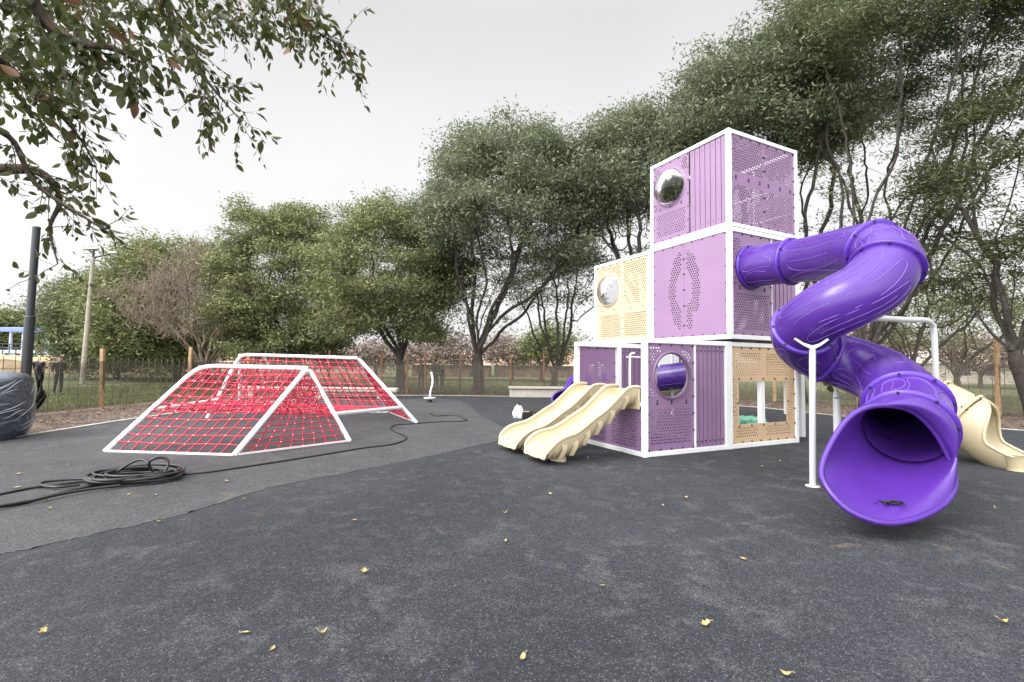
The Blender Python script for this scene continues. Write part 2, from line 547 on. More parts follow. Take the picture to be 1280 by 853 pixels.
# ------------------------------------------------------------------ ground
def sheet(name, poly, z, m):
    bm = bmesh.new()
    f = bm.faces.new([bm.verts.new((p[0], p[1], z)) for p in poly])
    if f.normal.z < 0: f.normal_flip()
    bmesh.ops.triangulate(bm, faces=bm.faces)
    for f in bm.faces:
        if f.normal.z < 0: f.normal_flip()
    me = bpy.data.meshes.new(name); bm.to_mesh(me); bm.free(); me.materials.append(m)
    o = bpy.data.objects.new(name, me); COL.objects.link(o)
    return tag(o, kind='structure')


sheet('lawn', [(-400, -60), (400, -60), (400, 600), (-400, 600)], -.05, M['lawn'])
edge = catmull([(-9.3, -8, 0), (-9.4, 4, 0), (-9.55, 9.5, 0), (-9.7, 12.6, 0), (-9.4, 17, 0), (-7.6, 21.3, 0), (-4.1, 22.9, 0), (1, 23.0, 0), (5.6, 21.9, 0),
                gnd(923, 507.6), gnd(982, 513), gnd(1058, 521), gnd(1180, 531), gnd(1290, 539), (19, 8, 0), (20, -8, 0)], 6)
edge = [Vector((p.x, p.y, 0)) for p in edge]
sheet('rubber_ground', [(p.x, p.y) for p in edge], 0, M['rubber'])
# mulch bed between the pad and the fence
outer = [Vector((-14.6, -8, 0)), Vector((-13.6, 12, 0)), Vector((-13.4, 25.3, 0)), Vector((9.5, 25.4, 0)), Vector((19, 15.2, 0)), Vector((25, 8, 0)), Vector((26, -8, 0))]
sheet('mulch_bed', [(p.x, p.y) for p in outer], -.02, M['mulch'])
# white kerb strip round the pad
mb = MB()
for i in range(len(edge) - 1):
    a, b = edge[i], edge[i + 1]
    def nrm(k):
        t = edge[min(k + 1, len(edge) - 1)] - edge[max(k - 1, 0)]
        return Vector((-t.y, t.x, 0)).normalized()
    na, nb = nrm(i), nrm(i + 1)
    A = [a - na * .015, a + na * .085]; B = [b - nb * .015, b + nb * .085]
    vs = [A[0] + Vector((0, 0, .012)), A[1] + Vector((0, 0, .012)), B[1] + Vector((0, 0, .012)), B[0] + Vector((0, 0, .012)),
          A[0] - Vector((0, 0, .06)), A[1] - Vector((0, 0, .06)), B[1] - Vector((0, 0, .06)), B[0] - Vector((0, 0, .06))]
    mb.add(vs, [(0, 1, 2, 3), (0, 3, 7, 4), (1, 5, 6, 2)])
tag(mb.build('kerb', M['kerb'], recalc=True), kind='structure')
# paler, older rubber to the left of a seam
seam_px = [(-60, 712), (0, 694), (120, 668), (240, 640), (330, 612), (430, 592), (520, 574), (600, 556), (640, 545), (625, 532), (600, 520), (585, 506), (560, 499), (500, 498)]
seam = catmull([gnd(*p) for p in seam_px], 14)
_sr = random.Random(4)
seam = [p + Vector((_sr.gauss(0, .012), _sr.gauss(0, .016) + .02 * math.sin(i * .9), 0)) for i, p in enumerate(seam)]
poly2 = [(p.x, p.y) for p in seam] + [(-7.0, 21.4), (-9.0, 17), (-9.5, 12.4), (-9.4, 8)]
sheet('pale_rubber_ground', poly2, .004, M['rubber2'])

# loose wood chips and soil crumbs on the mulch
def in_poly(x, y, poly):
    c = np.zeros(len(x), bool); n = len(poly)
    for i in range(n):
        x1, y1 = poly[i][0], poly[i][1]; x2, y2 = poly[i - 1][0], poly[i - 1][1]
        if y1 == y2: continue
        c ^= ((y1 > y) != (y2 > y)) & (x < (x2 - x1) * (y - y1) / (y2 - y1) + x1)
    return c


def scatter_region(n, box, inside, outside):
    x = RNG.uniform(box[0], box[1], n); y = RNG.uniform(box[2], box[3], n)
    k = in_poly(x, y, inside)
    if outside is not None: k &= ~in_poly(x, y, outside)
    return x[k], y[k]


x, y = scatter_region(60000, (-14, 24, 7, 25.4), outer, edge)
n = len(x)
ang = RNG.uniform(0, 2 * PI, n); L_ = RNG.uniform(.02, .09, n); W_ = RNG.uniform(.01, .03, n)
dx, dy = np.cos(ang), np.sin(ang)
tilt = RNG.normal(0, .25, n)
z0 = RNG.uniform(-.015, .03, n)
P = np.stack([x, y, z0], 1); U = np.stack([dx, dy, tilt], 1) * L_[:, None] * .5; W2 = np.stack([-dy, dx, RNG.normal(0, .4, n)], 1) * W_[:, None] * .5
V = np.stack([P - U - W2, P + U - W2, P + U + W2, P - U + W2], 1).reshape(-1, 3)
tag(np_mesh('wood_chips', V, np.arange(4 * n).reshape(-1, 4), M['chip']), 'brown wood chips strewn over the soil bed along the fence', 'wood chips', kind='stuff')
# grass blades outside the fence
x1 = np.concatenate([RNG.uniform(-24, -12.2, 46000), RNG.uniform(-14, 22, 52000), RNG.uniform(12, 34, 16000)])
y1 = np.concatenate([9 + RNG.random(46000) ** 1.4 * 24, 24.3 + RNG.random(52000) ** 1.5 * 22, RNG.uniform(9, 30, 16000)])
big_out = [(p.x + (.35 if p.x < 0 else -.6), p.y - .8) for p in outer]
k = ~in_poly(x1, y1, big_out)
x1, y1 = x1[k], y1[k]; n = len(x1)
ang = RNG.uniform(0, 2 * PI, n); h = RNG.uniform(.04, .13, n); wd = RNG.uniform(.006, .016, n)
P = np.stack([x1, y1, np.full(n, -.05)], 1)
S = np.stack([np.cos(ang), np.sin(ang), np.zeros(n)], 1) * wd[:, None]
T = P + np.stack([RNG.normal(0, .035, n), RNG.normal(0, .035, n), h], 1)
V = np.stack([P - S, P + S, T], 1).reshape(-1, 3)
tag(np_mesh('grass', V, np.arange(3 * n).reshape(-1, 3), M['grass']), 'short green park grass growing beyond the fence', 'grass', kind='stuff')

# ------------------------------------------------------------------ PLAY TOWER
TX, TY, YAW, W0 = 2.2026, 7.99, 0.4709, 2.0534
tower = empty('play_tower', (TX, TY, 0), YAW)
tag(tower, 'tall play tower of stacked white framed cubes with lavender and sand panels and tube slides', 'play tower')
cY, sY = math.cos(YAW), math.sin(YAW)


def wl(p):
    """world -> tower local"""
    dx, dy = p[0] - TX, p[1] - TY
    return Vector((dx * cY + dy * sY, -dx * sY + dy * cY, p[2]))


EA, EB, EZ = Vector((1, 0, 0)), Vector((0, 1, 0)), Vector((0, 0, 1))


def cube_frame(a0, a1, b0, b1, z0, z1, t=.105, skip=(), extra=None):
    """twelve square tubes, butted"""
    mb = MB()
    h = t / 2
    for a in (a0 + h, a1 - h):
        for b in (b0 + h, b1 - h):
            mb.box((a, b, (z0 + z1) / 2), (t, t, z1 - z0))
    for z, key in ((z0 + h, 'lo'), (z1 - h, 'hi')):
        for b, kb in ((b0 + h, 'b0'), (b1 - h, 'b1')):
            if (key, kb) not in skip: mb.box(((a0 + a1) / 2, b, z), (a1 - a0 - 2 * t, t - .006, t - .006))
        for a, ka in ((a0 + h, 'a0'), (a1 - h, 'a1')):
            if (key, ka) not in skip: mb.box((a, (b0 + b1) / 2, z), (t - .006, b1 - b0 - 2 * t, t - .006))
    if extra: extra(mb)
    return mb.build('cube_frame', M['white'], tower, bevel=.008)


def panel(name, o, ud, Wd, H, m, hole=None, cut=None, pitch=.058, nrm=None, bolts=True, hr=.32, cutpts=None, parent=None, seams=()):
    """punched sheet in the plane of ud and z; hole(u,v), cut(u,v) in metres from its lower corner"""
    o = Vector(o); ud = Vector(ud)
    nd = nrm or ud.cross(EZ)
    nc = max(2, int(round(Wd / (pitch / 2)))); nr = max(1, int(round(H / (pitch * .866))))
    hu, hv = Wd / nc, H / nr
    verts = [o + ud * (c * hu) + EZ * (r * hv) for r in range(nr + 1) for c in range(nc + 1)]
    idx = lambda r, c: r * (nc + 1) + c
    faces = []
    rad = hr * pitch
    for r in range(nr):
        c = 0
        vmid = (r + .5) * hv
        while c < nc:
            two = (c + 1 < nc) and not (r % 2 == 1 and c == 0)
            if two:
                um = (c + 1) * hu
                ok = hole is not None and hole(um, vmid) and not (cut and any(cut(um + s * hu * .8, vmid) for s in (-1, 0, 1)))
                if ok:
                    cc = o + ud * um + EZ * vmid
                    k = len(verts)
                    angs = [210, 270, 330, 30, 90, 150]
                    for a in angs:
                        a = math.radians(a)
                        verts.append(cc + ud * (rad * math.cos(a)) + EZ * (rad * math.sin(a)))
                    outer_ = [idx(r, c), idx(r, c + 1), idx(r, c + 2), idx(r + 1, c + 2), idx(r + 1, c + 1), idx(r + 1, c)]
                    for j in range(6):
                        j2 = (j + 1) % 6
                        faces.append((outer_[j], outer_[j2], k + j2, k + j))
                    c += 2
                    continue
                for q in (0, 1):
                    if not (cut and cut((c + q + .5) * hu, vmid)):
                        faces.append((idx(r, c + q), idx(r, c + q + 1), idx(r + 1, c + q + 1), idx(r + 1, c + q)))
                c += 2
            else:
                if not (cut and cut((c + .5) * hu, vmid)):
                    faces.append((idx(r, c), idx(r, c + 1), idx(r + 1, c + 1), idx(r + 1, c)))
                c += 1
    me = bpy.data.meshes.new(name)
    me.from_pydata([tuple(v) for v in verts], [], faces)
    me.materials.append(m); me.materials.append(M['bolt'])
    bm = bmesh.new(); bm.from_mesh(me)
    loose = [v for v in bm.verts if not v.link_faces]
    bmesh.ops.delete(bm, geom=loose, context='VERTS')
    # thicken
    r_ = bmesh.ops.solidify(bm, geom=bm.faces[:], thickness=.010)
    # bolts: dark caps along the edges (and along seams)
    pts = []
    if bolts:
        nb = max(2, int(round(Wd / .27))); nv = max(2, int(round(H / .3)))
        for i in range(nb + 1):
            u = .03 + (Wd - .06) * i / nb
            pts += [(u, .022), (u, H - .022)]
        for i in range(1, nv):
            v = .022 + (H - .044) * i / nv
            pts += [(.022, v), (Wd - .022, v)]
    pts += list(seams)
    for (u, v) in pts:
        c = o + ud * u + EZ * v + nd * .012
        ring0, ring1 = [], []
        for j in range(8):
            a = 2 * PI * j / 8
            q = ud * math.cos(a) + EZ * math.sin(a)
            ring0.append(bm.verts.new(c + q * .019 - nd * .008)); ring1.append(bm.verts.new(c + q * .013 + nd * .007))
        for j in range(8):
            f = bm.faces.new((ring0[j], ring0[(j + 1) % 8], ring1[(j + 1) % 8], ring1[j])); f.material_index = 1
        f = bm.faces.new(ring1); f.material_index = 1
    bm.to_mesh(me); bm.free()
    ob = bpy.data.objects.new(name, me); COL.objects.link(ob)
    ob.parent = parent or tower
    return ob


def ribbed(o, ud, Wd, H, m, n=6, nrm=None, depth=.085, solid_mid=False):
    """vertical slats with narrow slots between, folded from one sheet"""
    o = Vector(o); ud = Vector(ud); nd = nrm or ud.cross(EZ)
    mb = MB()
    p = Wd / n
    for i in range(n):
        u = i * p
        prof = [(u + .004, -depth * .7), (u + .004, -.004), (u + .010, 0), (u + p * .80, 0), (u + p * .80 + .006, -.004), (u + p * .80 + .006, -depth * .7)]
        mb.loft([[o + ud * uu + nd * dd + EZ * z for (uu, dd) in prof] for z in (0, H)], closed=False, smooth=False)
    for z in (H * .33, H * .67):
        mb.box(o + ud * (Wd / 2) + nd * (-depth - .012) + EZ * z, (Wd, .02, .05), 0, (ud, nd, EZ))
    # end lips holding the slats
    for z in (.04, H - .04):
        mb.box(o + ud * (Wd / 2) + nd * (-depth - .012) + EZ * z, (Wd, .02, .07), 0, (ud, nd, EZ))
    for zz in (.10, H - .10):
        for i in range(n):
            c = o + ud * ((i + .36) * p) + EZ * zz + nd * .003
            mb.box(c, (.02, .008, .02), 1, (ud, nd, EZ))
    ob = mb.build('ribbed_panel', [m, M['bolt']], tower)
    md = ob.modifiers.new('thick', 'SOLIDIFY'); md.thickness = .006; md.offset = -1
    return ob


def dome(c, nd, r, ud, parent=None, bulge=.55, rim=None):
    """bubble window in a round opening"""
    c = Vector(c); nd = Vector(nd); ud = Vector(ud)
    rings = []
    K = 12
    for i in range(K + 1):
        t = (PI / 2) * i / K
        rr, hh = r * math.cos(t), r * bulge * math.sin(t)
        if i == K: rr = .001
        rings.append([c + (ud * math.cos(2 * PI * j / 40) + EZ * math.sin(2 * PI * j / 40)) * rr + nd * (hh + .012) for j in range(40)])
    mb = MB(); mb.loft(rings)
    o = mb.build('dome_window', M['dome'], parent or tower)
    mr = MB()
    prof = [(-.002, r + .022), (.016, r + .016), (.020, r - .004), (.012, r - .026), (-.012, r - .03), (-.014, r + .01)]
    mr.loft([[c + (ud * math.cos(2 * PI * j / 48) + EZ * math.sin(2 * PI * j / 48)) * rr + nd * h for j in range(48)] for h, rr in prof + prof[:1]])
    mr.build('window_rim', rim or M['purple'], o, recalc=True)
    return o


circ = lambda cu, cv, r: (lambda u, v: (u - cu) ** 2 + (v - cv) ** 2 < r * r)
rect = lambda u0, u1, v0, v1: (lambda u, v: u0 < u < u1 and v0 < v < v1)
T = .088
W1 = W0
Z1 = 1.985
# ---- ground storey
cube_frame(0, W1, 0, W1, 0, Z1, T)
cube_frame(W1 + .004, 2 * W1, 0, W1, 0, Z1, T, skip={('lo', 'a1'), ('lo', 'b1')})
in0, Hf = T, Z1 - 2 * T
# near-right face: bubble window panel, divider, ribbed panel
pw = (W1 - 2 * T) * .575
dc = (pw * .50, Hf * .70)
def hole_win(u, v, w=pw, h=Hf, c=dc, r=.40):
    if .08 < u < w - .08 and .10 < v < h * .40: return True
    if u < .07 or u > w - .07 or v > h - .06 or v < h * .45: return False
    dd = math.hypot(u - c[0], v - c[1])
    return dd > r + .07 and abs(u - c[0]) > .22 and abs(v - c[1]) > .2 and max(abs(u - c[0]) / .5, abs(v - c[1]) / .5) < 1.02
pn = panel('perforated_panel', (T, .03, T), EA, pw, Hf, M['purple'], hole_win, circ(dc[0], dc[1], .40), nrm=-EB,
           seams=[(pw * q, Hf * .45 + e) for q in (.2, .5, .82) for e in (-.02, .02)])
dome((T + dc[0], .03, T + dc[1]), -EB, .40, EA)
dv = MB(); dv.box((T + pw + .018, .04, Z1 / 2), (.034, .06, Hf)); dv.build('divider', M['white'], tower)
ribbed((T + pw + .036, .035, T), EA, W1 - 2 * T - pw - .036, Hf, M['purple'], 7, nrm=-EB)
# slide face: low punched panel, sill, middle post, grab rails
panel('perforated_panel', (.03, T, T * .3), EB, W1 - 2 * T, .80, M['purple'], lambda u, v: (.12 < u < .80 or .98 < u < 1.72) and .09 < v < .72, nrm=-EA)
sb = MB(); sb.box((.05, W1 / 2, .87), (.09, W1 - 2 * T, .07)); sb.build('sill', M['white'], tower, bevel=.006)
for b in (.22, W1 - .20):
    g = MB(); g.tube(catmull([(-.02, b, .98), (-.10, b, 1.0), (-.12, b, 1.10), (-.12, b, 1.60), (-.10, b, 1.71), (-.02, b, 1.73)], 5), .017, 8)
    g.build('grab_rail', M['white'], tower)
# back face of the same cube: solid panel with a broken ring of holes, post, ribbed panel
qh = lambda u, v: .19 < math.hypot((u - .45) / .72, (v - 1.05) / 1.15) < .40 and abs(u - .45) > .05
panel('perforated_panel', (T, W1 - .03, T), EA, .95, Hf, M['purple'], qh, nrm=-EB)
pp = MB(); pp.box((T + 1.01, W1 - .06, Z1 / 2), (.09, .09, Hf)); pp.build('post', M['white'], tower)
ribbed((T + 1.09, W1 - .035, T), EA, W1 - 2 * T - 1.09, Hf, M['purple'], 6, nrm=-EB)
gr = MB()
for a in (T + 1.2, T + 1.65): gr.tube([(a, W1 - .22, .95), (a, W1 - .22, 1.7)], .012, 6)
gr.tube([(T + 1.1, W1 - .22, 1.7), (T + 1.85, W1 - .22, 1.7)], .016, 6); gr.build('safety_bar', M['white'], tower)
dk = MB(); dk.box((W1 / 2, W1 / 2, .84), (W1 - 2 * T - .02, W1 - 2 * T - .08, .05)); dk.build('deck', M['deck'], tower)
# sand coloured shop-window panel
wn = lambda u, v: .20 < u < 1.62 and .62 < v < 1.22 + .02
def hole_shop(u, v):
    if .14 < u < 1.72 and abs(u - .92) > .09 and (v > 1.27 and v < Hf - .1 or .08 < v < .29): return True
    return (u < .17 or u > 1.66) and .34 < v < 1.2
def cut_shop(u, v): return .20 < u < 1.62 and .36 < v < 1.16
panel('shop_window_panel', (W1 + T, .03, T), EA, W1 - 2 * T, Hf, M['orange'], hole_shop, cut_shop, nrm=-EB,
      seams=[(.2 + .35 * i, v) for i in range(5) for v in (.32, 1.205)] + [(.165, .76), (1.66, .76)])
mp_ = MB(); mp_.box((W1 + T + .92, .09, Z1 / 2), (.10, .09, Hf)); mp_.box((W1 + W1 - T - .2, .09, T + .85), (.03, .06, .72)); mp_.build('mullion', M['white'], tower)
# free-standing leg beside the sand panel, carrying the rear landing
lp = wl(gnd(1001.5, 546))
pl = MB(); pl.box((lp.x, lp.y, 1.0), (.13, .13, 2.0)); pl.beam((lp.x, lp.y, 1.95), (2 * W1, lp.y, 1.95), .1, .1); pl.build('landing_leg', M['white'], tower, bevel=.006)
# posts that carry the rear cube
for a in (W1 + .06, 2 * W1 - .06):
    pr = MB(); pr.box((a, 2 * W1 - .06, 1.0), (.11, .11, 2.0))
    pr.build('rear_leg', M['white'], tower)

# ---- second storey (stands slightly proud of the first)
ZB, Z2 = 2.035, 4.15
SHB = -.06
A0, A1 = W1 - .03, 2 * W1 + .0
cube_frame(A0, A1, SHB, W1 - .03, ZB, Z2, T)
cube_frame(A0, A1, W1 - .026, 2 * W1, ZB, Z2 - .02, T)
H2 = Z2 - ZB - 2 * T
fl = MB(); fl.box(((A0 + A1) / 2, W1, ZB + .09), (A1 - A0 - .22, 2 * W1 - .3, .05)); fl.build('deck', M['deck'], tower)
# left face of the front cube: pale solid panel in two leaves, ring of holes
w2 = W1 - .03 - SHB - 2 * T
cu = w2 * .455
u0_ = lambda u: w2 - u     # seen from outside, u runs away from the corner
def hole_ring(u, v):
    du, dv_ = (u - (w2 - cu)) / .40, (v - H2 * .50) / .82
    if abs(u - (w2 - cu)) < .07: return False
    rr = math.hypot(du, dv_)
    if .55 < rr < 1.03 and not (dv_ < -.55 and u < w2 - cu): return True
    # tail at the lower right (towards the corner)
    return u < w2 - cu and -1.0 < dv_ < -.35 and abs(du + .25 + (dv_ + .35) * .12) < .33 and rr > .42
panel('solid_panel', (A0 + .03, SHB + T, ZB + T), EB, w2, H2, M['purple'], hole_ring, nrm=-EA,
      seams=[(w2 - cu + e, H2 * q) for q in (.12, .33, .5, .67, .83) for e in (-.016, .016)])
sm_ = MB(); sm_.box((A0 + .022, SHB + T + w2 - cu, ZB + T + H2 / 2), (.008, .006, H2 - .01)); sm_.build('panel_seam', M['print_grey'], tower)
# small printed word near the upper corner
tcv = bpy.data.curves.new('printed_word', 'FONT'); tcv.body = 'crucijuegos'; tcv.size = .075; tcv.extrude = .001; tcv.align_x = 'CENTER'
to = bpy.data.objects.new('printed_word', tcv); COL.objects.link(to)
dg = bpy.context.evaluated_depsgraph_get()
tme = bpy.data.meshes.new_from_object(to.evaluated_get(dg)); bpy.data.objects.remove(to)
tme.materials.append(M['print_grey'])
to = bpy.data.objects.new('printed_word', tme); COL.objects.link(to); to.parent = tower
to.matrix_local = Matrix.Translation((A0 + .0215, SHB + T + .30, Z2 - T - .17)) @ Matrix(((0, 0, -1, 0), (-1, 0, 0, 0), (0, 1, 0, 0), (0, 0, 0, 1)))
# right face: tube entry panel + ribbed panel
pw2 = 1.13
TUBE_A, TUBE_Z = A0 + T + .50, 3.42
def hole_t(u, v):
    if .07 < u < pw2 - .07 and .10 < v < .80: return True
    return (u < .26 and v > H2 - .45 and v < H2 - .1) or (u < .12 and .95 < v < H2 - .3 and int(v / .12) % 2 == 0)
panel('tube_entry_panel', (A0 + T, SHB + .03, ZB + T), EA, pw2, H2, M['purple'], hole_t, circ(.50, TUBE_Z - ZB - T, .40), nrm=-EB,
      seams=[(pw2 * q, .90 + e) for q in (.18, .5, .82) for e in (-.02, .02)])
ribbed((A0 + T + pw2 + .03, SHB + .035, ZB + T), EA, A1 - A0 - 2 * T - pw2 - .03, H2, M['purple'], 6, nrm=-EB)
dv = MB(); dv.box((A0 + T + pw2 + .012, SHB + .045, (ZB + Z2) / 2), (.024, .05, H2)); dv.build('divider', M['white'], tower)
# hidden sides
panel('perforated_panel', (A1 - .03, SHB + T, ZB + T), EB, w2, H2, M['purple'], lambda u, v: .1 < u < w2 - .1 and .1 < v < .9, nrm=EA, pitch=.06)
# rear sand cube, left face: bubble window and three punched fields
w3 = W1 - .0 - 2 * T + .026
dc3 = (w3 - .50, H2 * .66)
def hole_tan(u, v):
    if abs(u - w3 * .47) < .06 or u < .07 or u > w3 - .07 or v < .08 or v > H2 - .08: return False
    if abs(v - H2 * .40) < .10: return False
    if u > w3 * .47 and v > H2 * .40:
        d_ = math.hypot(u - dc3[0], v - dc3[1])
        return d_ > .46 and max(abs(u - dc3[0]), abs(v - dc3[1])) > .30
    return True
panel('perforated_panel', (A0 + .03, W1 + .0 - .026 + T, ZB + T), EB, w3, H2 - .02, M['tan'], hole_tan, circ(dc3[0], dc3[1], .40), nrm=-EA, hr=.33,
      seams=[(w3 * q, H2 * .40) for q in (.1, .3, .62, .86)] + [(w3 * .47, H2 * q) for q in (.15, .28, .55, .7, .85)])
dome((A0 + .03, W1 - .026 + T + dc3[0], ZB + T + dc3[1]), -EA, .40, EB, rim=M['tan'])
ribbed((A1 - .03, W1 + T, ZB + T), EB, w3 - .03, H2, M['tan'], 9, nrm=EA)
ribbed((A0 + .2, 2 * W1 - .03, ZB + T), EA, W1 - .5, H2 * .5, M['tan'], 8, nrm=EB)

rf = MB(); rf.box(((A0 + A1) / 2, W1 * 1.5, Z2 - .09), (A1 - A0 - .22, W1 - .24, .03)); rf.build('added_shade_roof', M['tan'], tower)  # added unseen roof: darkens the cube inside so the holes read dark
# ---- top storey
Z3 = 6.03
ZC = Z2 + .004
def rails(mb):
    aa = A1 - .06
    mb.box((aa, W1 * .45, ZC + .62 * (Z3 - ZC)), (.05, W1 - .3, .05)); mb.box((aa, W1 * .45, ZC + .30 * (Z3 - ZC)), (.05, W1 - .3, .05))
    mb.box((aa + .03, W1 * .45, (ZC + Z3) / 2), (.05, .05, Z3 - ZC - .2))
cube_frame(A0, A1, SHB, W1 - .03, ZC, Z3, T * .95, extra=rails)
H3 = Z3 - ZC - 2 * T
hw = w2 * .53
dc4 = (hw * .50, H3 * .66)
hole4 = lambda u, v: (.09 < u < hw - .09 and .10 < v < H3 * .36) or (u > hw - .24 and v > H3 - .24 and u < hw - .05 and v < H3 - .06) or \
    (.05 < u < .2 and H3 - .3 < v < H3 - .06) or (hw - .12 < u < hw - .05 and H3 * .42 < v < H3 * .5)
panel('perforated_panel', (A0 + .03, SHB + T + w2 - hw, ZC + T), EB, hw, H3, M['purple'], hole4, circ(dc4[0], dc4[1], .40), nrm=-EA,
      seams=[(hw * q, H3 * .42 + e) for q in (.2, .5, .8) for e in (-.02, .02)])
dome((A0 + .03, SHB + T + w2 - hw + dc4[0], ZC + T + dc4[1]), -EA, .40, EB, bulge=.75)
ribbed((A0 + .035, SHB + T, ZC + T), EB, w2 - hw - .01, H3, M['purple'], 7, nrm=-EA)
wa = A1 - A0 - 2 * T
def hole_top(u, v):
    if u < .07 or u > wa - .07 or v < .07 or v > H3 - .07: return False
    if abs(u - wa * .5) < .055 or abs(v - H3 * .52) < .11: return False
    return True
panel('perforated_panel', (A0 + T, SHB + .03, ZC + T), EA, wa, H3, M['purple'], hole_top, nrm=-EB, hr=.33,
      seams=[(wa * q, H3 * .52 + e) for q in (.07, .26, .43, .57, .76, .93) for e in (-.02, .02)] + [(wa * .5 + e, H3 * q) for q in (.2, .36, .68, .84) for e in (-.016, .016)])
# far sides: half height panels, upper part open
panel('perforated_panel', (A1 - .03, SHB + T, ZC + T), EB, w2 * .52, H3 * .55, M['purple'], lambda u, v: .1 < v < H3 * .5 and .1 < u < w2 * .47, nrm=EA, pitch=.06)
panel('perforated_panel', (A0 + T, W1 - .06, ZC + T), EA, wa, H3 * .62, M['purple'], lambda u, v: .1 < v < H3 * .55 and .1 < u < wa - .1, nrm=EB, pitch=.06)
fl = MB(); fl.box(((A0 + A1) / 2, (SHB + W1) / 2, ZC + .08), (A1 - A0 - .25, W1 - .3, .05)); fl.build('deck', M['deck'], tower)

# ---- tube slides
def frames(path):
    k = len(path); Ts = []
    for i in range(k): Ts.append((path[min(i + 1, k - 1)] - path[max(i - 1, 0)]).normalized())
    n = (EZ - Ts[0] * EZ.dot(Ts[0])).normalized(); out = []
    for i in range(k):
        n = (n - Ts[i] * n.dot(Ts[i])).normalized()
        out.append((path[i], Ts[i], n, Ts[i].cross(n)))
    return out


def ring_pts(fr, r, n=36):
    p, t, a, b = fr
    return [p + (a * math.cos(2 * PI * j / n) + b * math.sin(2 * PI * j / n)) * r for j in range(n)]


def tube_slide(root, path, r, cuts, m, mrib, mfl, rows=6, seed=1):
    """sections between bolted flanges, moulded ridges on the outside"""
    rnd = random.Random(seed)
    fr = frames(path)
    cuts = sorted(cuts)
    for a, b in zip(cuts[:-1], cuts[1:]):
        mb = MB()
        mb.loft([ring_pts(f, r) for f in fr[a:b + 1]])
        # inner skin
        mb.loft([ring_pts(f, r - .014)[::-1] for f in fr[a:b + 1]])
        # moulded ridges: long loops down the section
        L = b - a
        def sp(s, th):
            s = max(0, min(len(fr) - 1.001, s)); i = int(s); u = s - i
            p0, t0, a0, b0 = fr[i]; p1, t1, a1, b1 = fr[min(i + 1, len(fr) - 1)]
            p = p0.lerp(p1, u); aa = a0.lerp(a1, u).normalized(); bb = b0.lerp(b1, u).normalized()
            return p + (aa * math.cos(th) + bb * math.sin(th)) * (r + .001)
        for q in range(rows):
            th0 = 2 * PI * (q + .35 * (rnd.random() - .5)) / rows + a * .3
            hw_ = PI / rows * rnd.uniform(.60, .80)
            half = L * rnd.uniform(.30, .42); mid_s = a + L * rnd.uniform(.46, .54)
            ph, amp = rnd.uniform(0, 6.28), rnd.uniform(.1, .35)
            loop = []
            sg = lambda x_, e_: math.copysign(abs(x_) ** e_, x_)
            for i in range(56):
                t = 2 * PI * i / 56
                ss = sg(math.cos(t), .45)
                loop.append(sp(mid_s + half * ss, th0 + hw_ * (sg(math.sin(t), .55) * (1 - .25 * ss * ss) + amp * math.sin(2.6 * ss + ph))))
            if q % 2: loop = loop[4:46]
            mb.tube(loop, .005, 5, 1, closed=(q % 2 == 0))
            if q % 2 == 0:
                mb.tube([sp(mid_s + half * .7 * u_, th0 + hw_ * amp * math.sin(1.8 * u_ + ph)) for u_ in [k_ / 8 - 1 for k_ in range(17)]], .004, 5, 1)
        mb.build('tube_section', [m, mrib], root)
    for c in cuts:
        f = fr[c]; p, t, a, b = f
        fb = MB()
        prof = [(-.026, r - .005), (-.024, r + .042), (-.004, r + .048), (.004, r + .048), (.024, r + .042), (.026, r - .005)]
        fb.loft([[p + t * o_ + (a * math.cos(2 * PI * j / 40) + b * math.sin(2 * PI * j / 40)) * rr for j in range(40)] for o_, rr in prof])
        for j in range(8):
            th = 2 * PI * (j + .4) / 8
            q = p + (a * math.cos(th) + b * math.sin(th)) * (r + .028)
            fb.beam(q - t * .045, q + t * .045, .022, .022, 1)
        fb.build('flange', [mfl, M['bolt']], root)
    return fr


def helix(C, R, phis, zs, n=44):
    """clockwise arc seen from above; z interpolated through the (phi, z) list"""
    out = []
    for i in range(n + 1):
        ph = phis[0] + (phis[-1] - phis[0]) * i / n
        z = float(np.interp(-ph, [-p for p in phis], zs))
        out.append(Vector((C[0] + R * math.cos(math.radians(ph)), C[1] + R * math.sin(math.radians(ph)), z)))
    return out


def smooth_path(p, it=3):
    for _ in range(it):
        p = [p[0]] + [(p[i - 1] + p[i] * 2 + p[i + 1]) / 4 for i in range(1, len(p) - 1)] + [p[-1]]
    return p


def flare_exit(root, fr_end, lip, m, mfl, name='exit_mouth', K=12, rad=.38):
    """blend the last ring of a tube into a flared lip curve (list of points, same angular order)"""
    n = len(lip)
    r0 = ring_pts(fr_end, rad, n)
    tdir = fr_end[1]
    rings = []
    for i in range(K + 1):
        t = i / K
        rings.append([r0[j] * ((1 - t) ** 3 + 3 * (1 - t) ** 2 * t) + tdir * (3 * (1 - t) ** 2 * t * .28)
                      + lip[j] * (3 * (1 - t) * t * t + t ** 3) for j in range(n)])
    mb = MB(); mb.loft(rings)
    o = mb.build(name, m, root, solid=.02)
    rm = MB(); rm.tube(lip, .027, 10, closed=True)
    rm.build('rolled_lip', m, root)
    return o


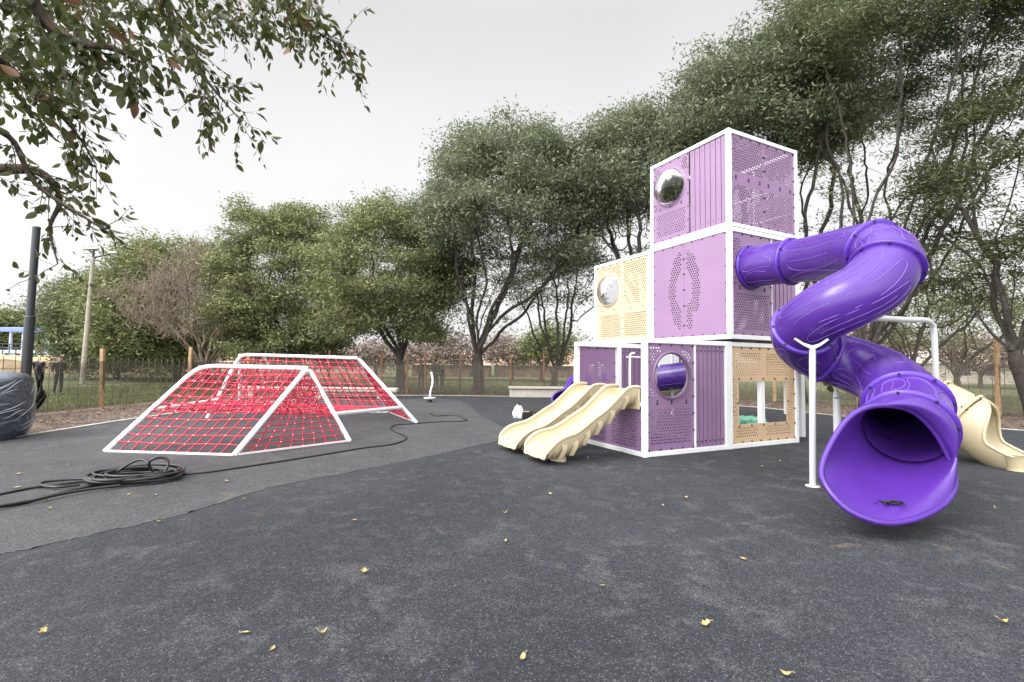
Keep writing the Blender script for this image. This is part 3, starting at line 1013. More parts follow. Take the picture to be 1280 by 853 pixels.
slide1 = empty('tube_slide', parent=tower)
tag(slide1, 'violet spiral tube slide with flared mouth')
C1 = Vector((4.52, 6.55, 0)); R1 = .50
p0 = Vector((TX + TUBE_A * cY - SHB * -sY, TY + TUBE_A * sY + SHB * cY, TUBE_Z))
p0 = Vector((TX + TUBE_A * cY - SHB * sY, TY + TUBE_A * sY + SHB * cY, TUBE_Z))
hel = helix(C1, R1, [20, -35, -90, -180, -270, -360, -390], [3.20, 2.95, 2.52, 2.10, 1.72, 1.42, 1.32], 56)
pre = [p0, p0 + Vector((.4537, -.891, -.02)) * .5, p0 + Vector((.42, -.905, -.06)) * 1.15]
end1 = [Vector((4.58, 5.66, 1.19)), Vector((4.33, 5.28, 1.04)), Vector((4.05, 4.96, .90))]
path1 = catmull(pre + [hel[i] for i in range(0, len(hel), 4)] + end1, 6)
path1 = smooth_path(path1, 5)
path1 = [wl(p) for p in path1]
NP = len(path1) - 1
cuts1 = [0, 9, 20, 33, 61, 79, 112, NP]
fr1 = tube_slide(slide1, path1, .375, cuts1, M['violet'], M['violet_rib'], M['violet_dark'], 8, 3)
# flared mouth: top, sides, long lower lip
pe, te, ae, be = fr1[-1]
lip = []
top, left, bot, right = Vector((3.66, 4.72, 1.10)), Vector((3.02, 4.62, .45)), Vector((3.46, 4.22, .12)), Vector((4.30, 4.55, .34))
ctrl = [at(1100, 507, 4.74), at(1140, 514, 4.76), at(1172, 545, 4.74), at(1193, 592, 4.66), at(1186, 624, 4.50), at(1150, 647, 4.32), at(1105, 654, 4.24),
        at(1062, 639, 4.32), at(1034, 610, 4.48), at(1027, 584, 4.62), at(1044, 545, 4.72), at(1068, 517, 4.74)]
ctrl = [wl(p) for p in ctrl]
cl_ = catmull(ctrl, 4, closed=True)
# match angular order with the end ring
cc_ = sum(cl_, Vector()) / len(cl_)
r0 = ring_pts(fr1[-1], .405, len(cl_))
def order_lip(cl, r0, c0, cc):
    best = None
    for rev in (False, True):
        L_ = cl[::-1] if rev else cl
        for s in range(len(L_)):
            Q = L_[s:] + L_[:s]
            e = sum(((Q[j] - cc).normalized() - (r0[j] - c0).normalized()).length for j in range(0, len(Q), 4))
            if best is None or e < best[0]: best = (e, Q)
    return best[1]
lip = order_lip(cl_, r0, pe, cc_)
ex = flare_exit(slide1, fr1[-1], lip, M['violet'], M['violet_dark'])
ft = MB(); fp = wl(gnd(1108, 650)); fp2 = wl(at(1105, 640, 4.6))
ft.loft([[fp + Vector((math.cos(a) * .22, math.sin(a) * .16, .0)) for a in [2 * PI * j / 20 for j in range(20)]],
         [fp + Vector((math.cos(a) * .20, math.sin(a) * .14, .07)) for a in [2 * PI * j / 20 for j in range(20)]],
         [fp + Vector((math.cos(a) * .22, math.sin(a) * .16, .26)) for a in [2 * PI * j / 20 for j in range(20)]]])
ft.build('exit_foot', M['violet'], slide1, recalc=True)

# supports of the violet slide
def support(base, top, r=.045, bracket=None, parent=slide1):
    s = MB(); s.tube([wl(base), wl(top)], r, 12)
    s.lathe(wl(base) + Vector((0, 0, .0)), [(.0, .012), (.085, .010), (.085, 0)], 16)
    o = s.build('support_post', M['grip'], parent)
    if bracket: 
        b = MB(); bracket(b); b.build('bracket', M['grip'], parent)
    return o
pb = gnd(1016, 608)
ptop = at(1015.5, 434, pb.y - .12)
def br1(b):
    l, r_ = wl(at(994, 424, pb.y - .10)), wl(at(1034, 425, pb.y - .22)); mid = wl(at(1015.5, 434, pb.y - .14))
    d = (r_ - l).normalized(); nn = d.cross(EZ).normalized()
    prof = [(l, .016), (l.lerp(mid, .5) - EZ * .018, .018), (mid - EZ * .008, .026), (r_.lerp(mid, .5) - EZ * .018, .018), (r_, .016)]
    top_, bot_ = [], []
    for p, h_ in prof:
        top_.append(p + EZ * h_); bot_.append(p - EZ * h_)
    rings = [[t_ + nn * .014, t_ - nn * .014, b_ - nn * .014, b_ + nn * .014] for t_, b_ in zip(top_, bot_)]
    b.loft(rings, smooth=False)
    for e in (l, r_): b.box(e - nn * .0 + d * 0, (.02, .05, .02), 0, (d, nn, EZ))
support(pb, ptop, .038, br1)
p2t = at(1046, 498, 7.0)
support(Vector((p2t.x, p2t.y, 0)), p2t, .05, lambda b: b.tube([wl(p2t), wl(p2t) + Vector((.03, .03, .12))], [.05, .03], 10))
# bent post behind the slide carrying the upper turn
pa, pbk = at(1088, 397, 6.9), at(1166, 402, 7.9)
bs = MB()
el = pbk
pth = [pa, pa.lerp(pbk, .5), pa.lerp(pbk, .86) + Vector((0, 0, .012)), pa.lerp(pbk, .97) - Vector((0, 0, .04)), el - Vector((-.01, 0, .14)), el - Vector((-.02, 0, .5)), Vector((el.x + .02, el.y, 0))]
bs.tube([wl(p) for p in catmull(pth, 6)], .044, 12)
bs.tube([wl(pa), wl(pa) + Vector((0, 0, .13))], .055, 10)
bs.build('bent_support_post', M['grip'], slide1)

# ---- beige tube slide running off to the right
slide2 = empty('tube_slide', parent=tower); tag(slide2, 'beige tube slide with open trough end')
s2 = [Vector((5.35, 10.75, 2.15)), Vector((5.9, 10.1, 1.9)), Vector((6.35, 9.45, 1.60)), at(1140, 493, 8.7), at(1175, 508, 8.4), at(1204, 523, 8.15)]
path2 = [wl(p) for p in smooth_path(catmull(s2, 8), 3)]
n2 = len(path2) - 1
fr2 = tube_slide(slide2, path2, .42, [0, 16, 30, n2], M['beige'], M['beige_rib'], M['beige'], 5, 9)
# trough end: hood cut open on top
pe2, te2, ae2, be2 = fr2[-1]
ends = [wl(p) for p in (at(1204, 523, 8.15), at(1236, 543, 7.9), at(1272, 562, 7.62), at(1312, 577, 7.35), at(1350, 586, 7.1))]
pth2 = smooth_path(catmull(ends, 6), 2)
frt = frames(pth2)
mbt = MB(); rings = []
nn = 30
for i, f in enumerate(frt):
    t = i / (len(frt) - 1)
    p, tt, a_, b_ = f
    # opening half-angle grows along the trough
    k = min(1, max(0, (t - .0) / .35)); k = k * k * (3 - 2 * k)
    half = math.radians(8 + 92 * k)
    ring = []
    for j in range(nn + 1):
        th = half + (2 * PI - 2 * half) * j / nn
        ring.append(p + (a_ * math.cos(th) + b_ * math.sin(th)) * (.42 + .05 * t))
    rings.append(ring)
mbt.loft(rings, closed=False)
tr = mbt.build('open_trough', M['beige'], slide2, solid=.02)
rim = MB(); rim.tube([r[0] for r in rings][::-1] + [r[-1] for r in rings], .026, 10); rim.build('rolled_lip', M['beige'], slide2)
ft2 = MB(); q = wl(gnd(1275, 588)); qt = wl(at(1250, 575, 7.7))
ft2.loft([[q + Vector((math.cos(a) * r_ * 1.0 + ox, math.sin(a) * r_, z_)) for a in [2 * PI * j / 16 for j in range(16)]] for r_, z_, ox in ((.13, 0, -.06), (.12, .05, -.06), (.13, .22, -.12))])
ft2.build('exit_foot', M['beige'], slide2, recalc=True)

# ---- rear violet tube slide: leaves the top cube at the back and comes down behind
slide3 = empty('tube_slide', parent=tower); tag(slide3, 'violet tube slide coming down behind the tower')
st3 = Vector((3.72, W1 - .05, 4.88))
HC = wl(at(868, 400, 14.6))
hl = helix((HC.x, HC.y), .72, [10, -90, -180, -270, -360, -450, -500], [4.6, 4.0, 3.4, 2.7, 2.0, 1.3, .95], 60)
hl = [Vector((p.x, p.y, p.z)) for p in hl]
ex3 = wl(at(722, 487, 14.4))
pa3 = [st3, st3 + Vector((.10, .6, -.03))] + [hl[i] for i in range(4, 56, 4)]
pa3 += [wl(at(800, 476, 15.4)), wl(at(745, 482, 14.9)), ex3]
path3 = smooth_path(catmull(pa3, 5), 4)
n3 = len(path3) - 1
fr3 = tube_slide(slide3, path3, .40, [0, n3 // 4, n3 // 2, 3 * n3 // 4, n3], M['violet'], M['violet_rib'], M['violet_dark'], 4, 4)
c3 = [at(724, 468, 14.1), at(716, 476, 14.0), at(708, 486, 13.8), at(695, 492, 13.6), at(690, 500, 13.45), at(697, 506, 13.4), at(712, 506, 13.5), at(728, 498, 13.9), at(733, 482, 14.1), at(730, 471, 14.15)]
cl3 = catmull([wl(p) for p in c3], 4, closed=True)
lip3 = order_lip(cl3, ring_pts(fr3[-1], .405, len(cl3)), fr3[-1][0], sum(cl3, Vector()) / len(cl3))
flare_exit(slide3, fr3[-1], lip3, M['violet'], M['violet_dark'])
ft3 = MB(); q = wl(gnd(704, 511)); ft3.tube([q, q + Vector((0, 0, .3))], [.14, .2], 12); ft3.build('exit_foot', M['violet'], slide3)
for k in (len(path3) // 2, 3 * len(path3) // 4):
    sp3 = MB(); sp3.tube([Vector((path3[k].x, path3[k].y, 0)), path3[k] - EZ * .38], .045, 10); sp3.build('support_post', M['white'], slide3)

# ---- twin beige slides at the front
def chute(bc, seed):
    root = empty('chute_slide', parent=tower)
    tag(root, 'short beige chute nearer the corner' if seed == 1 else 'short beige chute farther from the corner')
    wv = .30                                      # half width of the bed
    # side profile along -a : (distance, bed height, wall height, half width)
    key = [(.06, .95, .20, .29), (-.10, .95, .21, .29), (-.26, .90, .22, .29), (-.50, .71, .22, .29), (-.71, .56, .21, .29), (-.90, .46, .21, .295), (-1.10, .33, .22, .31), (-1.30, .225, .23, .335), (-1.48, .195, .225, .36), (-1.63, .185, .18, .365), (-1.745, .172, .105, .355), (-1.81, .145, .045, .335), (-1.835, .09, .02, .32)]
    kk = catmull([Vector((a, z, h)) for a, z, h, w_ in key], 4)
    ws = np.interp(range(len(kk)), [i * 4 for i in range(len(key))], [k[3] for k in key])
    def prof(i, out):
        a, z, h = kk[i]; w_ = ws[i]
        p = []
        t = .03 if out else 0
        for q in (-1, 1):
            seq = [(1.0 + .04, h), (1.0, h * .72), (.95, h * .38), (.80, h * .10), (.55, .012), (.25, 0)]
            if q > 0: seq = seq[::-1]
            for (f, hh) in seq:
                p.append(Vector((a, bc + q * (w_ * f + (t if out else 0)), z + hh - (t if out else 0))))
        return p
    mb = MB()
    mb.loft([prof(i, False) for i in range(len(kk))], closed=False)
    o = mb.build('slide_bed', M['beige'], root, solid=.012)
    sub = o.modifiers.new('sub', 'SUBSURF'); sub.levels = 1; sub.render_levels = 1
    o.modifiers.move(1, 0)
    # rolled rims joined round the front lip
    left = [prof(i, False)[0] for i in range(len(kk))]; right = [prof(i, False)[-1] for i in range(len(kk))]
    front = [prof(len(kk) - 1, False)[j] + Vector((-.004, 0, .0)) for j in range(1, 11)]
    rim = MB()
    for e_ in (left, right): rim.tube(e_[:-3], [.030] * (len(e_) - 7) + [.028, .024, .018, .010], 10)
    rim.tube(front, .014, 8)
    rim.build('rolled_rim', M['beige'], root)
    # side skirts with moulded buttress ribs
    sk = MB()
    for q in (-1, 1):
        rows = []
        for i in range(0, len(kk) - 5, 1):
            a, z, h = kk[i]; w_ = ws[i]
            amp = .005 * math.sin(i * 1.6)
            rows.append([Vector((a, bc + q * (w_ * 1.06 + .012), z + h)), Vector((a, bc + q * (w_ * 1.02 + .012 + amp), z + h * .3)), Vector((a, bc + q * (w_ * .86 + amp), z - .07)), Vector((a, bc + q * (w_ * .55), z - .085))])
        sk.loft(rows, closed=False)
    for i in range(8, len(kk) - 14, 5):
        a, z, h = kk[i]; w_ = ws[i]
        for q in (-1, 1):
            sk.loft([[Vector((a + s_, bc + q * (w_ * 1.03 + .0), z + h * .75)), Vector((a + s_ - .02, bc + q * (w_ * 1.05 + .030), z + h * .2)), Vector((a + s_ - .05, bc + q * (w_ * .9), z - .11))] for s_ in (-.045, .0, .045)], closed=False)
    sk.build('side_skirt', M['beige'], root)
    under = MB()
    under.loft([[Vector((kk[i][0], bc - ws[i] * .56, kk[i][1] - .085)), Vector((kk[i][0], bc + ws[i] * .56, kk[i][1] - .085))] for i in range(0, len(kk) - 5)], closed=False)
    under.build('slide_underside', M['beige'], root)
    # mounting plate against the cube and the foot
    pl = MB(); pl.box((-.02, bc, .95), (.03, .68, .34)); pl.build('mounting_plate', M['beige'], root, bevel=.01)
    fo = MB()
    n_ = 18
    fo.loft([[Vector((-1.40 + math.cos(2 * PI * j / n_) * rx, bc + math.sin(2 * PI * j / n_) * ry, z)) for j in range(n_)] for rx, ry, z in ((.12, .17, 0), (.115, .165, .05), (.10, .15, .06), (.16, .24, .19))])
    fo.build('slide_foot', M['beige'], root, recalc=True)


chute(.44, 1)
chute(1.40, 2)

# ------------------------------------------------------------------ ROPE NET CLIMBER
climb = empty('rope_net_climber', (-5, 10, 0))
tag(climb, 'low white tubular climbing frame covered with red rope nets', 'climber')
CO = Vector((-5, 10, 0))
G, H_, F_ = gnd(131, 565), gnd(292, 570), gnd(437, 552)
B_ = at(385, 459.5, 9.15); A_ = at(249, 458, 9.0)
E1, E2 = gnd(521, 529), gnd(487, 516)
D_ = at(447, 447, 12.9); C_ = at(300, 443.5, 13.3)
J1 = Vector((-8.0, 12.75, 0)); J2 = gnd(300, 517.5)
bars = dict(lf=A_.lerp(G, .55), lb=C_.lerp(J1, .72), rf=B_.lerp(F_, .63), rb=D_.lerp(E1, .77))
CL = lambda p: Vector(p) - CO


def bent(a, b, c, d, r=.05):
    """ground - corner - corner - ground tube with rounded elbows"""
    def cor(p, q, s): return p + (q - p).normalized() * s
    pts = [a, cor(b, a, .42), cor(b, a, .26) + (c - b).normalized() * .015, cor(b, a, .11) + (c - b).normalized() * .07, cor(b, c, .20), cor(b, c, .38), cor(c, b, .38), cor(c, b, .20), cor(c, d, .11) + (b - c).normalized() * .07, cor(c, d, .26) + (b - c).normalized() * .015, cor(c, d, .42), d]
    return pts


def pipe(name, pts, r, smooth=0):
    m_ = MB(); m_.tube([CL(p) for p in (catmull(pts, smooth) if smooth else pts)], r, 12)
    return m_.build(name, M['white'], climb)


def arch(a, b, c):
    u, v = (a - b).normalized(), (c - b).normalized()
    return [a, b + u * .55, b + u * .30, b + u * .13 - v * .0, b + (u + v) * .045, b + v * .13, b + v * .30, b + v * .55, c]
def ridge(a, b, c):
    u, v = (a - b).normalized(), (c - b).normalized()
    return [a, b + u * .5, b + u * .28, b + u * .11 + v * .03, b + v * .11 + u * .03, b + v * .28, b + v * .5, c + (c - b).normalized() * .0 - EZ * .02]
pipe('frame_pipe', ridge(G, A_, B_), .045, 4)
pipe('frame_pipe', arch(H_, B_, F_), .045, 4)
pipe('frame_pipe', ridge(J1, C_, D_), .046, 4)
pipe('frame_pipe', arch(E1, D_, E2), .045, 4)
pipe('frame_pipe', [C_, J2], .045)
mid = C_.lerp(D_, .2)
pipe('frame_pipe', [mid, gnd(373, 516)], .035)
for a, b in (('lf', 'lb'), ('rf', 'rb')): pipe('cross_bar', [bars[a], bars[b]], .042)
for a, b in ((G, H_), (H_, F_), (E1, E2), (E2, J2)):
    m_ = MB(); m_.beam(CL(a) + Vector((0, 0, .016)), CL(b) + Vector((0, 0, .016)), .045, .03); m_.build('base_bar', M['white'], climb)


def rope_net(grid, sag=.0):
    """grid[i][j] of points -> ropes both ways with white connectors"""
    m_ = MB()
    for row in grid:
        m_.tube([CL(p) for p in row], .0125, 5, caps=False)
    for j in range(len(grid[0])):
        m_.tube([CL(r[j]) for r in grid], .0125, 5, caps=False)
    for i, row in enumerate(grid):
        for j, p in enumerate(row):
            if (i * 7 + j * 3) % 5 < 3:
                m_.ball(CL(p), .0155, 1, 6, 4)
    return m_.build('rope_net', [M['red'], M['knot']], climb)


def quad_grid(a, b, c, d, nu, nv, jit=.012, seed=0, sag=.05):
    """a-b bottom edge, d-c top edge"""
    rnd = random.Random(seed); g = []
    nn_ = (b - a).cross(d - a).normalized()
    if nn_.z > 0: nn_ = -nn_
    for i in range(nv + 1):
        t = i / nv
        row = []
        for j in range(nu + 1):
            s_ = j / nu
            p = a.lerp(b, s_).lerp(d.lerp(c, s_), t)
            ww = math.sin(PI * s_) * math.sin(PI * min(1, max(0, t)))
            p = p + nn_ * (sag * ww) + Vector((rnd.uniform(-jit, jit), rnd.uniform(-jit, jit), rnd.uniform(-jit, jit))) * (1 if 0 < i < nv else .3)
            row.append(p)
        g.append(row)
    return g


def inset(a, b, c, d, e=.05):
    m_ = (a + b + c + d) / 4
    return [p + (m_ - p).normalized() * e for p in (a, b, c, d)]


rope_net(quad_grid(*inset(G, H_, B_, A_), 11, 11, seed=1))
rope_net(quad_grid(*inset(H_, F_, B_ + (F_ - B_) * .12, B_ + (H_ - B_) * .12, .05), 9, 12, seed=2))
# valley between the two frames
def strip(lines, nu, steps, seed):
    rnd = random.Random(seed); g = []
    for (l0, r0), (l1, r1), n_ in [(lines[i], lines[i + 1], steps[i]) for i in range(len(lines) - 1)]:
        for k in range(n_):
            t = k / n_
            l, r = l0.lerp(l1, t), r0.lerp(r1, t)
            g.append([l.lerp(r, j / nu) + Vector((rnd.uniform(-.012, .012), rnd.uniform(-.012, .012), -.015 * math.sin(PI * j / nu) + rnd.uniform(-.012, .012))) for j in range(nu + 1)])
    l, r = lines[-1]
    g.append([l.lerp(r, j / nu) for j in range(nu + 1)])
    return g
rope_net(strip([(A_, B_), (bars['lf'], bars['rf']), (bars['lb'], bars['rb']), (C_, D_)], 15, [6, 12, 9], 3))
rope_net(quad_grid(E1, E2, D_ + (E2 - D_) * .08, D_ + (E1 - D_) * .08, 12, 12, seed=4))
rope_net(quad_grid(J2, E2, D_, C_, 20, 11, seed=5))

# ------------------------------------------------------------------ FENCES
def fence(name, label, pts, post_at, ph, m_post, net_top=1.5, wire_step=.3, net=True, pr=.05):
    """posts, wire mesh and dark shade netting along a polyline"""
    root = empty(name, pts[0]); tag(root, label, 'fence', 'site fences round the playground')
    o0 = Vector(pts[0])
    pts = [Vector(p) - o0 for p in pts]
    cum = [0]
    for i in range(len(pts) - 1): cum.append(cum[-1] + (pts[i + 1] - pts[i]).length)
    def P(s):
        for i in range(len(pts) - 1):
            if s <= cum[i + 1] or i == len(pts) - 2:
                return pts[i].lerp(pts[i + 1], (s - cum[i]) / (cum[i + 1] - cum[i]))
    rnd = random.Random(len(label))
    for s in post_at:
        b = MB(); p = P(s * cum[-1]); hh = ph + rnd.uniform(-.12, .25)
        tp = p + Vector((rnd.uniform(-.05, .05), rnd.uniform(-.05, .05), hh))
        b.beam(p - EZ * .1, tp, pr * 2, pr * 1.7, up=Vector((0, 1, 0)))
        b.build('fence_post', m_post, root, bevel=.006)
    n = int(cum[-1] / wire_step)
    wm = MB()
    for i in range(n + 1):
        p = P(cum[-1] * i / n); j = rnd.uniform(-.02, .02)
        wm.beam(p + Vector((j, 0, 0)), p + Vector((-j, 0, net_top + .12)), .012, .012, up=Vector((1, 0, 0)))
    for hgt in (.1, .3, .5, .75, 1.0, 1.25, net_top, net_top + .12):
        for i in range(len(pts) - 1):
            wm.beam(pts[i] + EZ * hgt, pts[i + 1] + EZ * hgt, .009, .009)
    wm.build('wire_mesh', M['wire'], root)
    if net:
        k = int(cum[-1] / .25); nb = MB(); rows = []
        for i in range(k + 1):
            p = P(cum[-1] * i / k)
            col_ = []
            for z in (.03, .4, .8, 1.15, net_top):
                zz = z + (.05 * math.sin(i * .37) + rnd.uniform(-.02, .02) if z == net_top else 0)
                col_.append(p + Vector((.03 + .03 * math.sin(i * .9 + z * 2), -.03 + .03 * math.sin(i * .7 + z * 3), zz)))
            rows.append(col_)
        nb.loft(rows, closed=False); nb.build('shade_netting', M['net'], root)
    return root


fence('wire_fence', 'wire fence with pale wooden posts and black netting on the left', [(-13.0, 6.5, 0), (-12.85, 15.2, 0), (-12.8, 24.6, 0)],
      [.04, .262, .48, .70, .93], 1.95, M['oldwood'], 1.45, pr=.055)
fl_ = 9.2 + 12.8
fence('wire_fence', 'long wire fence with thin rusty posts and black netting at the back', [(-12.8, 24.7, 0), (9.2, 24.7, 0)],
      [(at(px, 480, 24.7).x + 12.8) / fl_ for px in (340, 410, 476, 509, 532, 575, 638, 680, 735, 800, 850)] , 2.1, M['darkpost'], 1.5, pr=.045)
fence('wire_fence', 'wire fence with dark netting slanting off to the right', [(9.2, 24.7, 0), (16.6, 16.6, 0), (21, 9, 0)],
      [.02, .2, .36, .56, .75, .95], 2.5, M['oldwood'], 1.75, pr=.06)
# torn black netting hanging on the left fence
nb = MB(); rnd = random.Random(3); d_ = 11.2
outl = [(453, 40, 58), (462, 42, 56), (472, 44.5, 55), (481, 46, 53), (487, 47, 53.5), (491, 46, 57), (496, 45.5, 58.5), (502, 44.5, 55), (508, 43.5, 51), (513, 43, 46)]
rows = []
for (yy, xl, xr) in outl:
    rows.append([at(xl + (xr - xl) * t, yy, d_ + .10 * math.sin(t * 9 + yy * .4)) for t in [i / 10 for i in range(11)]])
nb.loft(rows, closed=False)
tag(nb.build('torn_netting', M['netdark'], solid=.006), 'torn strip of black netting bunched and hanging beside the dark pole', 'netting')

# ------------------------------------------------------------------ poles
pb_ = at(30, 500, 12.2)
pole = empty('steel_pole', (pb_.x, pb_.y, -.02)); tag(pole, 'dark slate steel pole standing behind the wrapped bale', 'pole')
m_ = MB(); m_.tube([(0, 0, 0), (.02, 0, 2.6)], .105, 20); m_.tube([(.02, 0, 2.6), (.045, 0, 4.9)], .082, 20); m_.build('shaft', M['pole'], pole)
m_ = MB(); m_.lathe((.02, 0, 2.58), [(.083, .04), (.112, .03), (.112, -.01)], 20); m_.build('collar', M['pole'], pole)
m_ = MB(); m_.lathe((.045, 0, 4.9), [(.0, .02), (.085, .015), (.085, -.02)], 20); m_.build('cap', M['pole'], pole)
m_ = MB(); m_.tube(catmull([(.04, -.02, 4.4), (.5, -.3, 4.0), (1.0, -.5, 3.85)], 6), .006, 5); m_.build('loose_wire', M['cable'], pole)

lb = at(104, 458, 30)
lamp = empty('street_lamp', (lb.x, lb.y, 0)); tag(lamp, 'tall pale leaning street lamp post with two bare arms by the trees', 'street lamp')
tp = at(116.5, 322, 30) - Vector((lb.x, lb.y, 0))
m_ = MB(); m_.tube([(0, 0, 0), tp * .5, tp], [.15, .13, .10], 12); m_.build('shaft', M['lampwood'], lamp)
L0 = Vector((lb.x, lb.y, 0))
m_ = MB(); m_.tube([tp - EZ * .1, at(117, 311, 30) - L0], .07, 8); m_.tube([tp, at(128, 320, 30) - L0, at(140, 317, 30) - L0], .05, 8); m_.tube([tp + EZ * .2, at(110, 312, 30) - L0], .05, 8); m_.build('lamp_arm', M['pole'], lamp)
for (x_, y_) in ((141, 316.5), (109, 311.5), (118, 311)):
    c = at(x_, y_, 30) - L0; m_ = MB(); m_.ball(c, .32, 0, 10, 6, (1, .5, .3)); m_.build('lamp_head', M['steel'], lamp)
fb = at(96, 452, 62)
fl0 = Vector((fb.x, fb.y, 0))
flood = empty('floodlight_mast', fl0); tag(flood, 'distant sports floodlight cluster showing above the dark green trees', 'floodlight')
m_ = MB(); m_.tube([(0, 0, 0), at(97, 355, 62) - fl0], .16, 10); m_.tube([at(85, 357, 62) - fl0, at(107, 352, 62) - fl0], .1, 8); m_.build('mast', M['pole'], flood)
for (x_, y_) in ((86, 355), (92, 352), (99, 350.5), (106, 351)):
    m_ = MB(); m_.box(at(x_, y_, 62) - fl0, (.75, .4, .55)); m_.build('lamp_head', M['pole'], flood, bevel=.05)

# ------------------------------------------------------------------ wrapped bale at the left edge
bc_ = gnd(-100, 556)
bale = MB()
rings = []
NB, NR = 144, 60
BH = 1.22
def bprof(t):
    """bulging side, rounded shoulder, nearly flat top"""
    if t < .80: return .80 + .22 * math.sin(PI * (.14 + .62 * t / .8))
    u = (t - .80) / .20
    return (.80 + .22 * math.sin(PI * .76)) * math.sqrt(max(0, 1 - u ** 3.0))
def bwr(a, z):
    """film pulled round on a slant: sharp little pleats of uneven length"""
    q = 0
    for k, (fa, fz, am, ph) in enumerate(((2, 9, .016, .3), (3, 17, .012, 1.9), (-2, 23, .009, 4.1), (4, 37, .006, 2.2), (1, 51, .005, .8))):
        w_ = fa * a + fz * z + ph + 1.3 * math.sin(1.7 * a + 2 * k)
        q += am * (1 - abs(math.sin(w_ * .5))) * (.4 + .6 * math.sin(2.3 * a + k * 1.9) ** 2)
    return q
for i in range(NR + 1):
    t = i / NR
    rr = bprof(t) * .98
    z = BH * (t if t < .8 else .8 + .2 * math.sin((t - .8) / .2 * PI / 2))
    ring = []
    for j in range(NB):
        a = 2 * PI * j / NB
        k = max(.01, rr * (1 + .03 * math.sin(2 * a + 1) + .02 * math.sin(5 * a + 2 * z)) + (bwr(a, z) if t < .97 else 0))
        ring.append(Vector((math.cos(a) * k * 1.02, math.sin(a) * k, z + .05 * t * math.sin(2 * a + .6) + .02 * t * math.sin(7 * a))))
    rings.append(ring)
bale.loft(rings)
_nt = M['wrap'].node_tree; _b = _nt.nodes['Principled BSDF']
_tc = _nt.nodes.new('ShaderNodeTexCoord'); _mp = _nt.nodes.new('ShaderNodeMapping'); _mp.inputs['Rotation'].default_value = (.5, .45, .3)
_wv = _nt.nodes.new('ShaderNodeTexWave'); _wv.bands_direction = 'Z'; _wv.inputs['Scale'].default_value = 2.6; _wv.inputs['Distortion'].default_value = 7; _wv.inputs['Detail'].default_value = 5; _wv.inputs['Detail Scale'].default_value = 2.2
_bp = _nt.nodes.new('ShaderNodeBump'); _bp.inputs['Strength'].default_value = .35; _bp.inputs['Distance'].default_value = .03
_nt.links.new(_tc.outputs['Object'], _mp.inputs['Vector']); _nt.links.new(_mp.outputs['Vector'], _wv.inputs['Vector']); _nt.links.new(_wv.outputs['Fac'], _bp.inputs['Height']); _nt.links.new(_bp.outputs['Normal'], _b.inputs['Normal'])
bo = bale.build('wrapped_bale', M['wrap']); bo.location = (bc_.x, bc_.y + .55, 0)
def bale_pt(a, z, off):
    t = z / BH if z < .8 * BH else .8 + .2 * math.asin(min(1, (z / BH - .8) / .2)) / (PI / 2)
    k = bprof(min(t, .995)) * .98 * (1 + .03 * math.sin(2 * a + 1) + .02 * math.sin(5 * a + 2 * z)) + bwr(a, z) + off
    return Vector((math.cos(a) * k * 1.02, math.sin(a) * k, z + .05 * t * math.sin(2 * a + .6)))
fo_ = MB(); rnd = random.Random(8)  # raised folds in a pale colour, painted highlights on the shiny film
for k in range(34):
    a0 = rnd.uniform(-2.4, .5); z0 = rnd.uniform(.22, 1.16); ln = rnd.uniform(.25, .85); sl_ = rnd.uniform(.25, .6); wmax = rnd.uniform(.004, .016)
    rows = []
    for i in range(13):
        t = i / 12; a = a0 + ln * t; z = max(.03, min(1.19, z0 - sl_ * (1 - t) ** 1.5 * ln + .012 * math.sin(t * 7 + k)))
        w_ = wmax * math.sin(PI * t) ** .7 + .001
        rows.append([bale_pt(a, max(.02, z - w_), .001), bale_pt(a, z, .012 * math.sin(PI * t) + .002), bale_pt(a, min(1.2, z + w_), .001)])
    fo_.loft(rows, closed=False)
fo_.build('highlight_fold', M['wraplight'], bo)
tag(bo, 'bulky round bale wrapped in shiny dark grey plastic film at the left edge', 'wrapped bale')

# ------------------------------------------------------------------ cable with its coil
cb = MB(); rnd = random.Random(2)
c0 = gnd(168, 600)
CR_ = .0165
# keep the phase continuous so the loops chain
coil = []
for i in range(11 * 18):
    k = i / 18; a = 2 * PI * i / 18 + .5
    rx = .44 + .10 * math.sin(k * 2.4) + .05 * math.sin(k * 5.1 + 1); ry = .36 + .09 * math.sin(k * 1.9 + 2)
    z_ = CR_ + .019 * (k % 5) * .9 + .012 * (1 + math.sin(k * 3.1))
    coil.append(c0 + Vector((.06 * math.sin(k * 1.7) + rx * math.cos(a), .06 * math.cos(k * 2.1) + ry * math.sin(a), z_)))
# tail to the right of the coil
tail_px = [(216, 594), (262, 590), (330, 580), (400, 569), (455, 560), (488, 556), (506, 550), (506, 545), (492, 539), (489, 534), (498, 531), (520, 529.5), (548, 527.5), (583, 526), (577, 522), (573, 520), (560, 519.5), (545, 520), (537, 517)]
tail = [gnd(x_, y_, CR_) for x_, y_ in tail_px]
cb.tube(catmull(coil, 2) , CR_, 7)
cb.tube(catmull([coil[-1]] + [c0 + Vector((.46, .08, .04))] + tail, 6), .0135, 7)
# upright loop standing on the coil
lc = gnd(176, 590, .1)
cb.tube(catmull([lc + Vector((-.30 + .42 * t / 3, .10 * math.sin(t), .0 + .13 * math.sin(t))) for t in [i * .5 for i in range(7)]] , 4), CR_, 7)
cb.tube(catmull([lc + Vector((.22 + .11 * math.cos(t), .04 * math.sin(t * 2), .06 + .12 * math.sin(t))) for t in [i * .42 - .6 for i in range(15)]], 3), CR_, 7)
